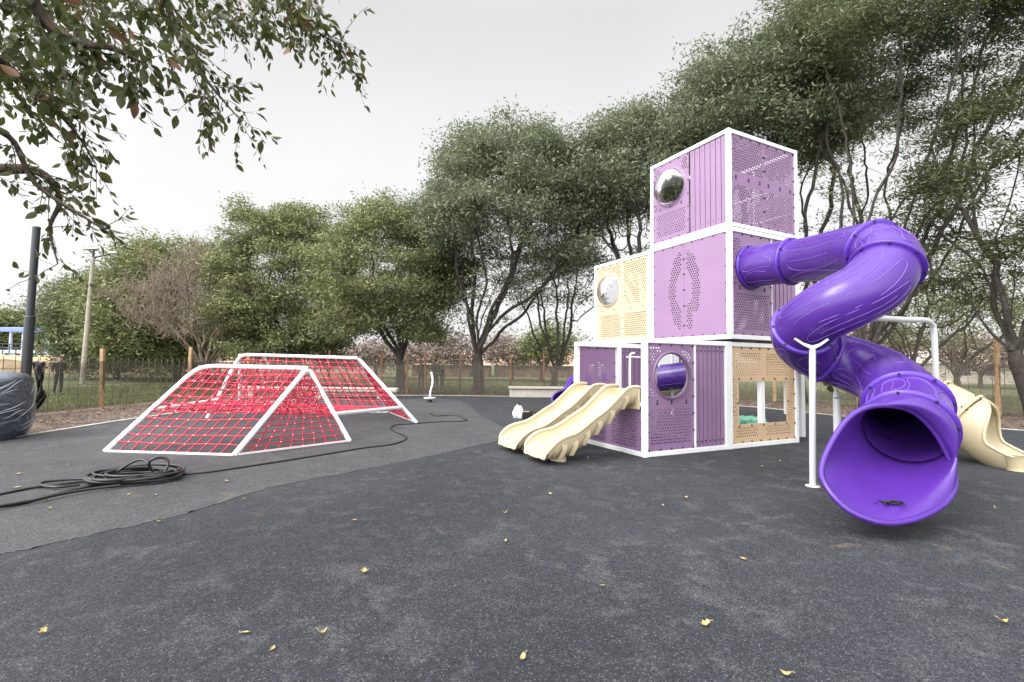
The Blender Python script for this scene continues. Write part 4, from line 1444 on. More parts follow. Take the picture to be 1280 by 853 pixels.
# lines running off to the left
for (pts, z_) in (([(140, 601), (105, 602), (75, 606), (40, 610), (0, 618), (-40, 624)], CR_), ([(125, 606), (95, 612), (55, 622), (20, 631), (-40, 637)], CR_),
                  ([(150, 607), (110, 612), (70, 619), (45, 625), (10, 631), (-40, 640)], CR_ * 2.4), ([(135, 599), (95, 599), (60, 602), (50, 606), (70, 609), (100, 606)], CR_ * 2.2)):
    cb.tube(catmull([gnd(x_, y_, z_) for x_, y_ in pts], 5), CR_, 7)
tag(cb.build('cable', M['cable']), 'long black cable lying in a loose coil with its tail snaking over the pad', 'cable')

# ------------------------------------------------------------------ small site things
# concrete benches
def bench(name, label, a, b, dep, h):
    root = empty(name, a); tag(root, label, 'bench')
    d = Vector(b) - Vector(a); L = d.length; d.normalize(); nn_ = Vector((-d.y, d.x, 0))
    s = MB(); s.box(d * (L / 2) + nn_ * (dep / 2) + EZ * (h - .05), (L, dep, .10), 0, (d, nn_, EZ)); s.build('seat_slab', M['concrete'], root, bevel=.02)
    s = MB(); s.box(d * (L / 2) + nn_ * (dep / 2) + EZ * ((h - .1) / 2 - .01), (L - .1, dep - .16, h - .12), 0, (d, nn_, EZ)); s.build('base_block', M['concrete'], root, bevel=.02)
    return root
b0 = gnd(636, 497); b1 = gnd(738, 498)
bench('concrete_bench', 'pale concrete bench on the pad edge behind the beige chutes', b0, b1, .7, .50)
b0 = at(296, 489, 20.5); b1 = at(496, 489, 20.5)
def rbench():
    root = empty('concrete_bench', (b0.x, 20.5, 0)); tag(root, 'long low concrete bench behind the red rope net climber', 'bench')
    L = b1.x - b0.x
    s = MB(); s.box((L / 2, .25, b0.z + .10), (L, .5, .2)); s.build('seat_slab', M['concrete'], root, bevel=.06)
    for x_ in (.5, L / 2, L - .7):
        s = MB(); s.box((x_, .25, b0.z / 2), (.3, .4, b0.z)); s.build('leg', M['concrete'], root, bevel=.02)
rbench()
# standing spinner
sp = gnd(537, 503); spin = empty('standing_spinner', sp); tag(spin, 'small white standing spinner with a bent pole on a round dish', 'spinner')
m_ = MB(); m_.lathe((0, 0, 0), [(.001, .17), (.16, .17), (.22, .19), (.24, .165), (.14, .13), (.06, .09), (.06, 0)], 24); m_.build('dish', M['white'], spin)
m_ = MB(); m_.tube(catmull([(0, 0, .15), (.03, 0, .45), (.10, 0, .70), (.10, 0, .95), (.05, 0, 1.12)], 5), .04, 10); m_.ball((.05, 0, 1.14), .055); m_.build('pole', M['white'], spin)
m_ = MB(); m_.tube([(0, 0, 0), (0, 0, .14)], .1, 12); m_.build('base', M['pole'], spin)
# clutter beside the chutes
def blob(name, c, r, m, label, cat, sc_=(1, 1, 1), seed=0, noise=.35):
    bm = bmesh.new(); bmesh.ops.create_icosphere(bm, subdivisions=4, radius=1)
    rnd = random.Random(seed); ph = [rnd.uniform(0, 6) for _ in range(9)]
    for v in bm.verts:
        p = v.co; k = 1 + noise * (.5 * math.sin(4 * p.x + ph[0] + 3 * p.y) + .35 * math.sin(7 * p.y + ph[1] + 5 * p.z) + .25 * abs(math.sin(11 * p.z + 9 * p.x + ph[2])) + .18 * math.sin(19 * p.x + 13 * p.y + ph[3]))
        v.co = Vector((p.x * sc_[0], p.y * sc_[1], max(-.0, p.z * sc_[2] + sc_[2] * .55))) * (r * k)
        v.co.z = max(0.0, v.co.z)
    me = bpy.data.meshes.new(name); bm.to_mesh(me); bm.free(); me.materials.append(m)
    for p in me.polygons: p.use_smooth = True
    o = bpy.data.objects.new(name, me); COL.objects.link(o); o.location = c
    return tag(o, label, cat)
blob('plastic_bag', gnd(648, 523), .16, M['plastic_white'], 'crumpled white plastic bag standing beside the beige chutes', 'bag', (1, .8, 1.15), 4)
blob('plastic_bag', gnd(937, 533), .30, M['plastic_green'], 'crumpled mint green plastic bag inside the sand coloured cube', 'bag', (1.2, .6, .5), 6)
tb = gnd(660, 523); tray = empty('tool_tray', tb, .3); tag(tray, 'low black plastic tray of odds and ends behind the beige chutes', 'tray')
m_ = MB()
for (c, s_) in (((0, 0, .02), (.42, .3, .02)), ((-.21, 0, .1), (.02, .3, .17)), ((.21, 0, .1), (.02, .3, .17)), ((0, .15, .1), (.42, .02, .17)), ((0, -.15, .1), (.42, .02, .17))): m_.box(c, s_)
m_.build('tray_body', M['plastic_black'], tray, bevel=.006)
m_ = MB()
rnd = random.Random(1)
for i in range(7): 
    a = rnd.uniform(0, 3); p = Vector((rnd.uniform(-.13, .13), rnd.uniform(-.08, .08), .1 + .015 * i)); m_.tube([p - Vector((math.cos(a), math.sin(a), 0)) * .12, p + Vector((math.cos(a), math.sin(a), .1)) * .12], .018, 8, mat=i % 2)
m_.build('loose_tools', [M['oldwood'], M['steel']], tray)

# ------------------------------------------------------------------ fallen leaves
def leaf_shape(L, W, curl, rnd, lobed):
    """a dry leaf lying on the ground: outline with midrib fold and curl"""
    m_ = MB(); n_ = 9
    rows = []
    for i in range(n_):
        t = i / (n_ - 1)
        wv = W * .5 * math.sin(PI * min(1, t ** .75)) ** (.8) * (1 + (.45 * (1 if i % 3 == 1 else -.35) if lobed else 0))
        x_ = (t - .5) * L
        zc = .006 + curl * (t - .5) ** 2 * 4
        rows.append([Vector((x_, -wv, zc + wv * .55 + rnd.uniform(0, .004))), Vector((x_, 0, zc)), Vector((x_, wv, zc + wv * .4 + rnd.uniform(0, .004)))])
    m_.loft(rows, closed=False)
    m_.tube([(-L * .5, 0, .006 + curl), (-L * .75, .01, .012 + curl)], .0022, 4)
    return m_
# photo positions of the leaves, and a size in metres
LV = [(53, 794, .11, 'broad yellow leaf lying flat near the lower left corner', 1), (307, 793, .09, 'small pale yellow leaf on the near dark pad, paler of a close pair', 0),
      (403, 794, .09, 'thin curled yellow leaf on the near dark pad beside a paler leaf', 1), (341, 813, .07, None, 0),
      (455, 716, .13, 'long tan leaf folded on the open dark pad', 1), (443, 652, .07, None, 1), (199, 654, .08, None, 0), (195, 620, .07, None, 0), (160, 620, .08, None, 0), (58, 627, .10, 'curled brown leaf beside the cable lines', 1),
      (62, 637, .06, None, 0), (22, 594, .10, None, 0), (20, 611, .09, None, 1), (86, 583, .06, None, 0), (283, 603, .10, None, 0), (305, 626, .06, None, 0), (632, 678, .07, None, 0), (631, 643, .06, None, 0),
      (688, 619, .09, None, 0), (754, 734, .06, None, 0), (930, 701, .10, 'arched tan leaf on the dark pad before the violet mouth', 1), (881, 783, .12, 'star shaped tan leaf on the near dark pad', 1),
      (982, 846, .10, 'slender tan leaf at the bottom edge of the pad', 0), (653, 826, .10, 'flat yellow leaf at the bottom edge of the pad', 0), (1254, 780, .10, 'yellow leaf lying alone near the lower right corner', 0),
      (952, 585, .10, None, 0), (975, 577, .08, None, 1), (858, 623, .09, None, 0), (1244, 637, .04, None, 0), (757, 566, .07, None, 0), (778, 566, .07, None, 1), (735, 574, .05, None, 0), (829, 634, .06, None, 0)]
rnd = random.Random(12)
for (px, py, L, lab, lob) in LV:
    L *= .72 * (.75 if py > 690 else 1)
    m_ = leaf_shape(L, L * rnd.uniform(.4, .65), rnd.uniform(.0, .03), rnd, lob)
    o = m_.build('fallen_leaf', M['fallen'])
    o.location = gnd(px, py) + Vector((0, 0, .003)); o.rotation_euler = (rnd.uniform(-.1, .1), rnd.uniform(-.1, .1), rnd.uniform(0, 6.28))
    tag(o, lab or 'small dry yellow leaf scattered on the dark rubber pad', 'leaf', 'fallen leaves on the rubber pad')
# the leaf stuck on the rear slide support and the heap of wet leaves in the mouth
m_ = leaf_shape(.13, .11, .0, rnd, 0); o = m_.build('fallen_leaf', M['leafnear']); o.location = at(1037, 487, 6.9); o.rotation_euler = (1.3, 0, .3)
tag(o, 'round yellow green leaf caught on the support post under the violet slide', 'leaf')
hp = MB(); rnd = random.Random(77)
ctr = at(1114, 628.5, 4.47)
for i in range(46):
    c = Vector((rnd.gauss(0, .055), rnd.gauss(0, .03), rnd.uniform(0, .02))); a = rnd.uniform(0, 6.28); l_ = rnd.uniform(.02, .04)
    u = Vector((math.cos(a), math.sin(a), rnd.uniform(-.3, .5))) * l_; v = Vector((-math.sin(a), math.cos(a), rnd.uniform(-.3, .3))) * l_ * .5
    hp.add([c - u, c - v, c + u, c + v], [(0, 1, 2, 3)])
o = hp.build('leaf_litter', M['cloth_dark']); o.location = ctr
tag(o, 'small heap of wet black leaves lying in the violet slide mouth', 'leaf heap')

# ------------------------------------------------------------------ TREES
def grow(attr, nodes, parent, step, kill, iters, rng, wob=.25):
    """space colonisation from seeded nodes"""
    nodes = [np.array(p, float) for p in nodes]; parent = list(parent)
    A = np.array(attr); alive = np.ones(len(A), bool)
    best = np.full(len(A), 1e9); bi = np.zeros(len(A), int)
    def upd(i0):
        for i in range(i0, len(nodes)):
            d = np.linalg.norm(A - nodes[i], axis=1)
            k = d < best
            best[k] = d[k]; bi[k] = i
    upd(0)
    used = {}
    for it in range(iters):
        if not alive.any(): break
        n0 = len(nodes)
        idx = bi[alive]; pts = A[alive]
        for i in np.unique(idx):
            sel = pts[idx == i]
            d = sel - nodes[i]; d /= (np.linalg.norm(d, axis=1)[:, None] + 1e-9)
            v = d.mean(0) + rng.normal(0, wob, 3) * .5
            nv = np.linalg.norm(v)
            if nv < 1e-6: continue
            used[i] = used.get(i, 0) + 1
            if used[i] > 4: 
                alive[np.where(alive)[0][idx == i]] = False
                continue
            nodes.append(nodes[i] + v / nv * step); parent.append(int(i))
        if len(nodes) == n0: break
        upd(n0)
        alive &= best > kill
    return np.array(nodes), np.array(parent)


def tube_net(nodes, parent, rad, rad_min_sides=.03):
    """one frustum per segment"""
    out_v, out_q, n0 = [], [], 0
    c = np.arange(len(nodes))[parent >= 0]
    for sides, sel in ((7, rad[c] > .06), (4, (rad[c] <= .06) & (rad[c] > .022)), (3, rad[c] <= .022)):
        k = c[sel]
        if len(k) == 0: continue
        a, b = nodes[parent[k]], nodes[k]
        d = b - a; ln = np.linalg.norm(d, axis=1)[:, None] + 1e-9; d = d / ln
        ref = np.where(np.abs(d[:, 2:3]) < .9, np.array([[0, 0, 1.]]), np.array([[1., 0, 0]]))
        u = np.cross(d, ref); u /= np.linalg.norm(u, axis=1)[:, None]; v = np.cross(d, u)
        ra, rb = np.minimum(rad[parent[k]], rad[k] * 1.35), rad[k]
        an = np.arange(sides) * 2 * PI / sides
        cs, sn = np.cos(an), np.sin(an)
        ringd = u[:, None, :] * cs[None, :, None] + v[:, None, :] * sn[None, :, None]
        A_ = a[:, None, :] - d[:, None, :] * (ra[:, None, None] * .3) + ringd * ra[:, None, None]
        B_ = b[:, None, :] + ringd * rb[:, None, None]
        V = np.concatenate([A_, B_], 1).reshape(-1, 3)
        base = (np.arange(len(k)) * 2 * sides)[:, None] + n0
        j = np.arange(sides); j2 = (j + 1) % sides
        Q = np.stack([base + j, base + j2, base + sides + j2, base + sides + j], 2).reshape(-1, 4)
        out_v.append(V); out_q.append(Q); n0 += len(V)
    return np.concatenate(out_v), np.concatenate(out_q)


def radii(nodes, parent, tip, expo=2.2):
    r = np.zeros(len(nodes)); acc = np.zeros(len(nodes))
    for i in range(len(nodes) - 1, -1, -1):
        r[i] = max(tip, acc[i] ** (1 / expo)) if acc[i] > 0 else tip
        if parent[i] >= 0: acc[parent[i]] += r[i] ** expo
    return r


def leaf_quads(C, rng, per, spread, L, Wd, droop=.2, flat=.55, wind=(0, 0, 0)):
    """narrow diamond sprays round the clump points C"""
    n = len(C) * per
    P = np.repeat(C, per, 0) + rng.normal(0, 1, (n, 3)) * np.array(spread)
    d = rng.normal(0, 1, (n, 3)); d[:, 2] = d[:, 2] * flat - droop; d += np.array(wind)
    d /= np.linalg.norm(d, axis=1)[:, None]
    up_ = rng.normal(0, .55, (n, 3)) + np.array([0, 0, 1.0])
    s = np.cross(d, up_); s /= np.linalg.norm(s, axis=1)[:, None] + 1e-9
    ln = np.clip(rng.lognormal(-.08, .38, n), .4, 2.0)[:, None] * L; wd = rng.uniform(.65, 1.35, n)[:, None] * Wd
    V = np.stack([P - d * ln * .5, P + s * wd * .5 - d * ln * .08, P + d * ln * .5, P - s * wd * .5 - d * ln * .08], 1).reshape(-1, 3)
    return V, np.arange(4 * n).reshape(-1, 4)


def tree(name, label, base, crown, fork, trunk_r, leafm, seed, lobes=26, per=44, apl=20, lean=(0, 0), barkm='bark', leafsize=(.24, .075), bare=False, limbs=5,
         spread=(.42, .42, .22), group='trees behind the playground fence', skirt=.0, wind=(0, 0, 0), cat='tree', sigma=(.62, .62, .34), kill=.42, step=.36):
    """crown = (dx, dy, zc, rx, ry, rz): ellipsoid whose upper shell carries foliage clumps"""
    rng = np.random.default_rng(seed)
    root = empty(name, base); tag(root, label, cat, group)
    dx, dy, zc, rx, ry, rz = crown
    cen = []
    while len(cen) < lobes:
        v = rng.normal(0, 1, 3); v /= np.linalg.norm(v)
        if v[2] < -.25 - skirt: continue
        rr = rng.uniform(.60, 1.0) ** .5
        p = np.array([dx + rx * v[0] * rr, dy + ry * v[1] * rr, zc + rz * v[2] * rr])
        if cen and min(np.linalg.norm((p - q) / np.array([1, 1, .7])) for q in cen) < .45 * (rx * ry * rz) ** (1 / 3) / (lobes / 26) ** (1 / 3): 
            if rng.random() < .85: continue
        cen.append(p)
    cen = np.array(cen)
    scl = rng.uniform(.7, 1.35, len(cen))
    A = np.concatenate([c + rng.normal(0, 1, (int(apl * s), 3)) * np.array(sigma) * s for c, s in zip(cen, scl)])
    # sparse targets without leaves under the canopy: bare forking branches
    zl = zc - rz * .55
    q_ = int(180 * rx * (1 if fork < 3 else .6) / 4)
    tt = rng.uniform(.25, 1, q_); th = rng.uniform(0, 2 * PI, q_); rr_ = np.sqrt(rng.uniform(.02, .8, q_))
    U_ = np.stack([dx * tt + rx * tt * rr_ * np.cos(th), dy * tt + ry * tt * rr_ * np.sin(th), fork + (max(zl, fork + 1) - fork) * tt + rng.uniform(0, .8, q_)], 1)
    nodes, par = [np.array([0, 0, -.1])], [-1]
    k = max(3, int(fork / .3))
    for i in range(1, k + 1):
        t = i / k
        nodes.append(np.array([lean[0] * t + .06 * math.sin(3 * t + seed), lean[1] * t + .06 * math.cos(2.3 * t + seed), fork * t])); par.append(len(nodes) - 2)
    top = len(nodes) - 1
    for q in range(limbs):
        a = 2 * PI * (q + rng.uniform(-.3, .3)) / limbs
        tgt = np.array([dx + rx * .55 * math.cos(a), dy + ry * .55 * math.sin(a), zc - rz * rng.uniform(.1, .4)])
        st = max(1, top - int(rng.integers(0, 2)))
        p = nodes[st].copy(); pi_ = st
        v = np.array([math.cos(a) * .5, math.sin(a) * .5, 1.0])
        m_ = int(np.linalg.norm(tgt - p) / .34 * .7)
        for i in range(m_):
            g = tgt - p; g /= np.linalg.norm(g)
            v = v * .8 + g * .28 + rng.normal(0, .13, 3); v /= np.linalg.norm(v)
            p = p + v * .34; nodes.append(p); par.append(pi_); pi_ = len(nodes) - 1
    nodes, par = grow(np.concatenate([A, U_]) if not bare else A, nodes, par, step, kill, 90, rng)
    r = radii(nodes, par, .011 if not bare else .007, 1.85)
    r = r * (trunk_r / r[1])
    r = np.maximum(r, .009)
    r[0] = trunk_r * 1.35; r[1] = trunk_r * 1.15
    V, Q = tube_net(nodes, par, r)
    np_mesh('trunk', V, Q, M[barkm], root, smooth=True)
    if not bare:
        tips = nodes[r < .03]
        C = np.concatenate([A, tips[rng.random(len(tips)) < .35]])
        V, Q = leaf_quads(C, rng, per, spread, leafsize[0], leafsize[1], wind=wind)
        np_mesh('crown', V, Q, M[leafm], root)
    else:
        # fine upright twigs from every thin node
        tips = nodes[r < .05]
        k = np.repeat(tips, per, 0); n = len(k)
        d = rng.normal(0, .5, (n, 3)) + np.array([0, 0, 1.0]); d /= np.linalg.norm(d, axis=1)[:, None]
        ln = rng.uniform(.3, 1.1, n)[:, None]
        mid_ = k + d * ln * .5 + rng.normal(0, .06, (n, 3))
        N2 = np.concatenate([k, mid_, mid_ + (d + rng.normal(0, .3, (n, 3))) * ln * .5]); pr_ = np.concatenate([np.full(n, -1), np.arange(n), np.arange(n) + n])
        V, Q = tube_net(N2, pr_, np.concatenate([np.full(n, .012), np.full(n, .010), np.full(n, .006)]))
        np_mesh('twigs', V, Q, M[barkm], root)
    return root


def tb(px, d): 
    p = at(px, 480, d); return (p.x, d, -.05)


def crown_px(px_base, d, x0, x1, ytop, ybot, depth=1.0):
    """crown ellipsoid from the outline it has in the photograph"""
    b = tb(px_base, d)
    l, r = at(x0, (ytop + ybot) / 2, d).x, at(x1, (ytop + ybot) / 2, d).x
    zt, zb = at((x0 + x1) / 2, ytop, d).z, at((x0 + x1) / 2, ybot, d).z
    rx = (r - l) / 2
    zt -= .5; rx -= .25
    return ((l + r) / 2 - b[0], 0, (zt + zb) / 2 + .05, rx, rx * depth, (zt - zb) / 2)


# the row along the back fence, left to right
BIG = dict(per=38, apl=24, sigma=(.60, .60, .27), spread=(.34, .34, .14), leafsize=(.185, .064))
def big(label, px, d, x0, x1, yt, yb, fork, tr, lm, seed, nm='spreading_tree', **k):
    kw = dict(BIG); kw.update(k)
    return tree(nm, label, tb(px, d), crown_px(px, d, x0, x1, yt, yb), fork, tr, lm, seed, **kw)
big('dark bushy evergreen tree at the far left end of the row', 145, 40, 76, 195, 345, 466, 1.6, .22, 'leafdark', 21, 'green_tree', lobes=66, skirt=.7, leafsize=(.30, .10), spread=(.5, .5, .28), sigma=(.7, .7, .5))
big('dense olive evergreen tree rising behind the bare brown tree', 222, 38, 130, 305, 296, 466, 1.6, .22, 'leaf', 22, 'green_tree', lobes=80, skirt=.7, leafsize=(.30, .10), spread=(.5, .5, .28), sigma=(.7, .7, .5))
tree('bare_tree', 'leafless brown tree with a dense upright tangle of twigs', tb(254, 29), crown_px(254, 29, 186, 312, 312, 440), 1.1, .22, None, 23, lobes=40, apl=30, per=3, barkm='twig', bare=True, skirt=.4, limbs=9, kill=.3, step=.3)
big('broad domed olive green tree right of the bare brown tree', 362, 31, 272, 452, 250, 470, 1.8, .25, 'leaf', 24, lobes=105, skirt=.6, per=40, leafsize=(.21, .075))
big('wide domed tree with dark trunk behind the net climber end', 499, 26.6, 400, 575, 246, 452, 2.0, .25, 'leaf', 25, lobes=95, skirt=.45, per=40)
big('tall spreading tree with forked dark trunk left of the tower', 597, 25.4, 528, 755, 155, 400, 2.1, .30, 'leafgrey', 26, lobes=105, limbs=11, skirt=.2, per=40)
big('slim many stemmed tree with thin foliage seen just left of the white slide frame', 690, 27, 640, 745, 300, 425, 1.2, .18, 'leafgrey', 27, lobes=14, per=12, limbs=6, lean=(.25, 0))
big('rounded tree rising directly behind the sand coloured cube', 815, 24, 712, 885, 134, 315, 2.6, .28, 'leafgrey', 28, lobes=76, limbs=7, lean=(-.3, 0), skirt=.2)
big('tall olive tree rising behind the lavender top cube', 1000, 21, 842, 1060, 62, 250, 2.6, .26, 'leafgrey', 29, lobes=92, limbs=11, wind=(.5, 0, 0), skirt=.0, per=34)
big('largest dark tree with long leaning limbs above the violet slide', 1085, 17.5, 975, 1330, -85, 205, 2.2, .24, 'leafdark', 30, lobes=122, per=40, apl=24, limbs=14, wind=(.8, 0, .1), skirt=.0, sigma=(.62, .52, .20), spread=(.34, .28, .10), leafsize=(.18, .05))
big('dark leaning tree with lacy open foliage at the right edge', 1300, 14.6, 1160, 1420, 60, 405, 2.2, .23, 'leafbrown', 31, lobes=80, per=17, limbs=12, sigma=(.42, .42, .14), spread=(.24, .24, .07), leafsize=(.17, .045), wind=(.6, 0, 0), lean=(-.8, 0), skirt=.5)
big('thin branched tree with sparse leaves behind the bent white post', 1140, 24, 1060, 1235, 300, 435, 1.6, .18, 'leaf', 32, lobes=36, per=10, limbs=7, barkm='barkgrey', skirt=.2)
big('young pale barked tree between the bent white post and the right fence post', 1196, 27, 1130, 1290, 360, 450, 1.3, .17, 'leaf', 33, lobes=24, per=12, limbs=6, barkm='barkgrey', skirt=.2)
# small distant trees beyond the lawn
far = [('pale_tree', 'pale pinkish bare tree left of the forked dark trunk, far beyond the lawn', 545, 48, (505, 590, 415, 462), 'leafpink', 41),
       ('pale_tree', 'pale pinkish bare tree right of the forked dark trunk, far beyond the lawn', 640, 50, (600, 690, 418, 460), 'leafpink', 42),
       ('green_tree', 'small bright green tree beside the slim many stemmed tree', 676, 44, (658, 712, 405, 452), 'leaf', 43),
       ('pale_tree', 'pale pinkish tree showing under the violet slide bend', 1090, 46, (1050, 1130, 405, 455), 'leafpink', 44),
       ('pale_tree', 'pale pinkish bare tree beyond the right hand fence post', 1225, 44, (1180, 1290, 420, 462), 'leafpink', 45),
       ('pale_tree', 'pale pinkish bare tree behind the net climber ridge', 470, 52, (430, 510, 425, 462), 'leafpink', 46)]
for nm, lab, px, d, (xa, xb, ya, yb), lm, sd_ in far:
    tree(nm, lab, tb(px, d), crown_px(px, d, xa, xb, ya, yb), 1.2, .16, lm, sd_, lobes=16, per=20, apl=14, limbs=5, leafsize=(.42, .12), spread=(.6, .6, .4), barkm='barkgrey', skirt=.3, group='small trees far beyond the lawn')
# far trees on the left horizon
for i, (px, d, xa, xb, ya, lab) in enumerate([(5, 120, -30, 40, 388, 'far green tree on the left horizon, highest behind the blue awning'), (48, 125, 18, 80, 392, 'far green tree on the left horizon next to the tree row'), (-45, 118, -90, 0, 385, 'far green tree on the horizon running out of the left edge')]):
    tree('green_tree', lab, tb(px, d), crown_px(px, d, xa, xb, ya, 435), 3, .4, 'leaf', 60 + i, lobes=30, per=26, apl=12, limbs=5, leafsize=(1.0, .45), spread=(1.2, 1.2, .8), sigma=(1.4, 1.4, .9), kill=1.2, step=1.0, skirt=.6, group='far trees on the left horizon')

# ------------------------------------------------------------------ overhanging branch, upper left
rng = np.random.default_rng(5)
ov = empty('broadleaf_tree', (-6.6, 1.2, -.05)); tag(ov, 'broad leaved tree whose drooping leafy boughs hang in from the upper left', 'tree')
OV = np.array([-6.6, 1.2, -.05])
seg_n, seg_p, seg_r = [], [], []
def chain(pts, r0, r1, n=6):
    pts = catmull(pts, n); k = len(pts)
    for i, p in enumerate(pts):
        seg_n.append(np.array(p) - OV); seg_p.append(len(seg_n) - 2 if i else -1); seg_r.append(r0 + (r1 - r0) * i / (k - 1))
    return pts
trunk_top = Vector((-6.3, 1.6, 2.6))
chain([Vector((-6.6, 1.2, -.1)), Vector((-6.5, 1.3, 1.2)), trunk_top], .30, .22)
boughs = []
def bough(pix, r0, r1): boughs.append((chain([trunk_top] + [at(*p) for p in pix], r0, r1), r0, r1))
bough([(-260, 60, 2.6), (-80, -110, 3.0), (20, -30, 3.4), (55, 25, 3.6), (95, 53, 3.7), (140, 60, 3.8), (178, 78, 3.9)], .10, .014)
bough([(-200, 260, 2.8), (-60, 222, 3.3), (0, 212, 3.6), (50, 216, 3.8), (75, 248, 3.9), (62, 285, 3.9), (72, 330, 3.9)], .07, .006)
bough([(-300, -60, 2.5), (-40, -200, 3.2), (120, -110, 3.9), (200, -10, 4.4), (225, 50, 4.6), (258, 100, 4.7), (300, 150, 4.8)], .09, .006)
bough([(-300, -100, 2.5), (20, -230, 3.4), (230, -120, 4.4), (330, -30, 5.0), (385, 30, 5.2), (432, 62, 5.3)], .08, .006)
bough([(-260, 100, 2.6), (-90, 60, 3.1), (-10, 70, 3.6), (40, 110, 4.0), (90, 160, 4.2), (120, 205, 4.3)], .06, .006)
bough([(-250, 160, 2.6), (-70, 150, 3.0), (10, 170, 3.4), (45, 230, 3.6), (100, 268, 3.7), (150, 300, 3.8)], .045, .005)
leaves_near = []
dry = []
def twig(p, v, ln, rad_, lsize, nleaf, dens=1.0):
    """drooping twig with alternate leaves"""
    pts = [Vector(p)]; v = Vector(v).normalized()
    k = max(4, int(ln / .06))
    for i in range(k):
        v = (v + Vector((0, 0, -.09)) + Vector(rng.normal(0, .09, 3))).normalized()
        pts.append(pts[-1] + v * (ln / k))
    n0 = len(seg_n)
    for i, q in enumerate(pts):
        seg_n.append(np.array(q) - OV); seg_p.append(len(seg_n) - 2 if i else -1); seg_r.append(rad_ * (1 - .6 * i / k))
    for i in range(1, k + 1):
        for _ in range(2):
            if rng.random() < nleaf * dens:
                side = Vector(rng.normal(0, 1, 3)); side = (side - v * side.dot(v)).normalized()
                d = (v * .6 + side * .75 + Vector((0, 0, -.45))).normalized()
                (dry if rng.random() < .05 else leaves_near).append((pts[i], d, lsize * rng.choice([.45, .65, .8, 1.0, 1.0, 1.45]) * rng.uniform(.85, 1.15)))
    return pts
def foliate(pts, i0, per_node, ln, lsize, dens):
    for i in range(i0, len(pts)):
        for _ in range(per_node):
            if rng.random() < dens:
                t = (pts[min(i + 1, len(pts) - 1)] - pts[max(i - 1, 0)]).normalized()
                v = t * rng.uniform(.3, 1) + Vector(rng.normal(0, .55, 3)) + Vector((.12, 0, -.12))
                sub = twig(pts[i], v, ln * rng.uniform(.5, 1.2), .0045, lsize, .62)
                if rng.random() < .5:
                    q = sub[len(sub) // 2]; twig(q, v + Vector(rng.normal(0, .6, 3)), ln * .5, .003, lsize, .7)
B = [b[0] for b in boughs]
foliate(B[0], 14, 1, .45, .095, .8)
foliate(B[1], 14, 1, .34, .07, .62)
foliate(B[2], 14, 2, .55, .09, .9)
foliate(B[3], 12, 2, .60, .09, .95)
foliate(B[4], 8, 2, .48, .095, .7)
foliate(B[5], 14, 1, .30, .075, .55)
# extra dense foliage of the crown overhead (upper left corner and above the frame)
for _ in range(215):
    px, py = rng.uniform(-60, 230), rng.uniform(-60, 60); 
    px = px if rng.random() < .5 else rng.uniform(-60, 120)
    py = py if px > 100 else rng.uniform(-60, 110)
    dd = rng.uniform(3.6, 6.0)
    p = at(px, py, dd)
    twig(p, Vector((rng.uniform(-.2, 1), rng.normal(0, .4), rng.uniform(-.6, .2))), rng.uniform(.3, .6), .005, .10, .75)
for _ in range(80):
    px = rng.uniform(230, 395); py = rng.uniform(-50, 25); dd = rng.uniform(4.6, 5.8)
    twig(at(px, py, dd), Vector((rng.uniform(.1, .9), rng.normal(0, .3), rng.uniform(-.8, -.1))), rng.uniform(.3, .65), .004, .095, .7)
# boughs above the frame carrying that foliage
for _ in range(10):
    px, py, dd = rng.uniform(0, 380), rng.uniform(-60, -10), rng.uniform(4, 5.6)
    chain([trunk_top + Vector((0, 0, .6)), trunk_top.lerp(at(px, py, dd), .5) + Vector((0, 0, .7)), at(px, py, dd)], .05, .01)
V, Q = tube_net(np.array(seg_n), np.array(seg_p), np.array(seg_r))
np_mesh('trunk', V, Q, M['twigbark'], ov, smooth=True)
def leaf_mesh(name, arr, m, wide):
    P = np.array([np.array(p) for p, d, s in arr]) - OV; D = np.array([np.array(d) for p, d, s in arr]); S = np.array([s for p, d, s in arr])[:, None]
    n = len(P)
    rr = rng.normal(0, 1, (n, 3)); sd_ = np.cross(D, rr); sd_ /= np.linalg.norm(sd_, axis=1)[:, None]
    nn_ = np.cross(sd_, D)
    prof = [(0.0, .0), (.12, .10), (.32, .24), (.55, .26), (.78, .16), (1.0, .0)]
    rows = []
    for t, w_ in prof:
        c = P + D * (S * (t + .12)) - nn_ * (S * .18 * (t ** 2)) 
        ww = sd_ * (S * w_ * wide)
        rows.append((c - ww + nn_ * S * w_ * .35, c, c + ww + nn_ * S * w_ * .35))
    V = np.stack([q for r in rows for q in r], 1)      # n, 18, 3
    base = (np.arange(n) * 18)[:, None]
    Q = []
    for i in range(5):
        for j in range(2):
            Q.append(base + np.array([[i * 3 + j, i * 3 + j + 1, i * 3 + j + 4, i * 3 + j + 3]]))
    Q = np.concatenate(Q, 0)
    # leaf stalks
    return np_mesh(name, V.reshape(-1, 3), Q, m, ov, smooth=True)
leaf_mesh('crown', leaves_near, M['leafnear'], .85)
leaf_mesh('dry_leaves', dry, M['leafdry'], .8)

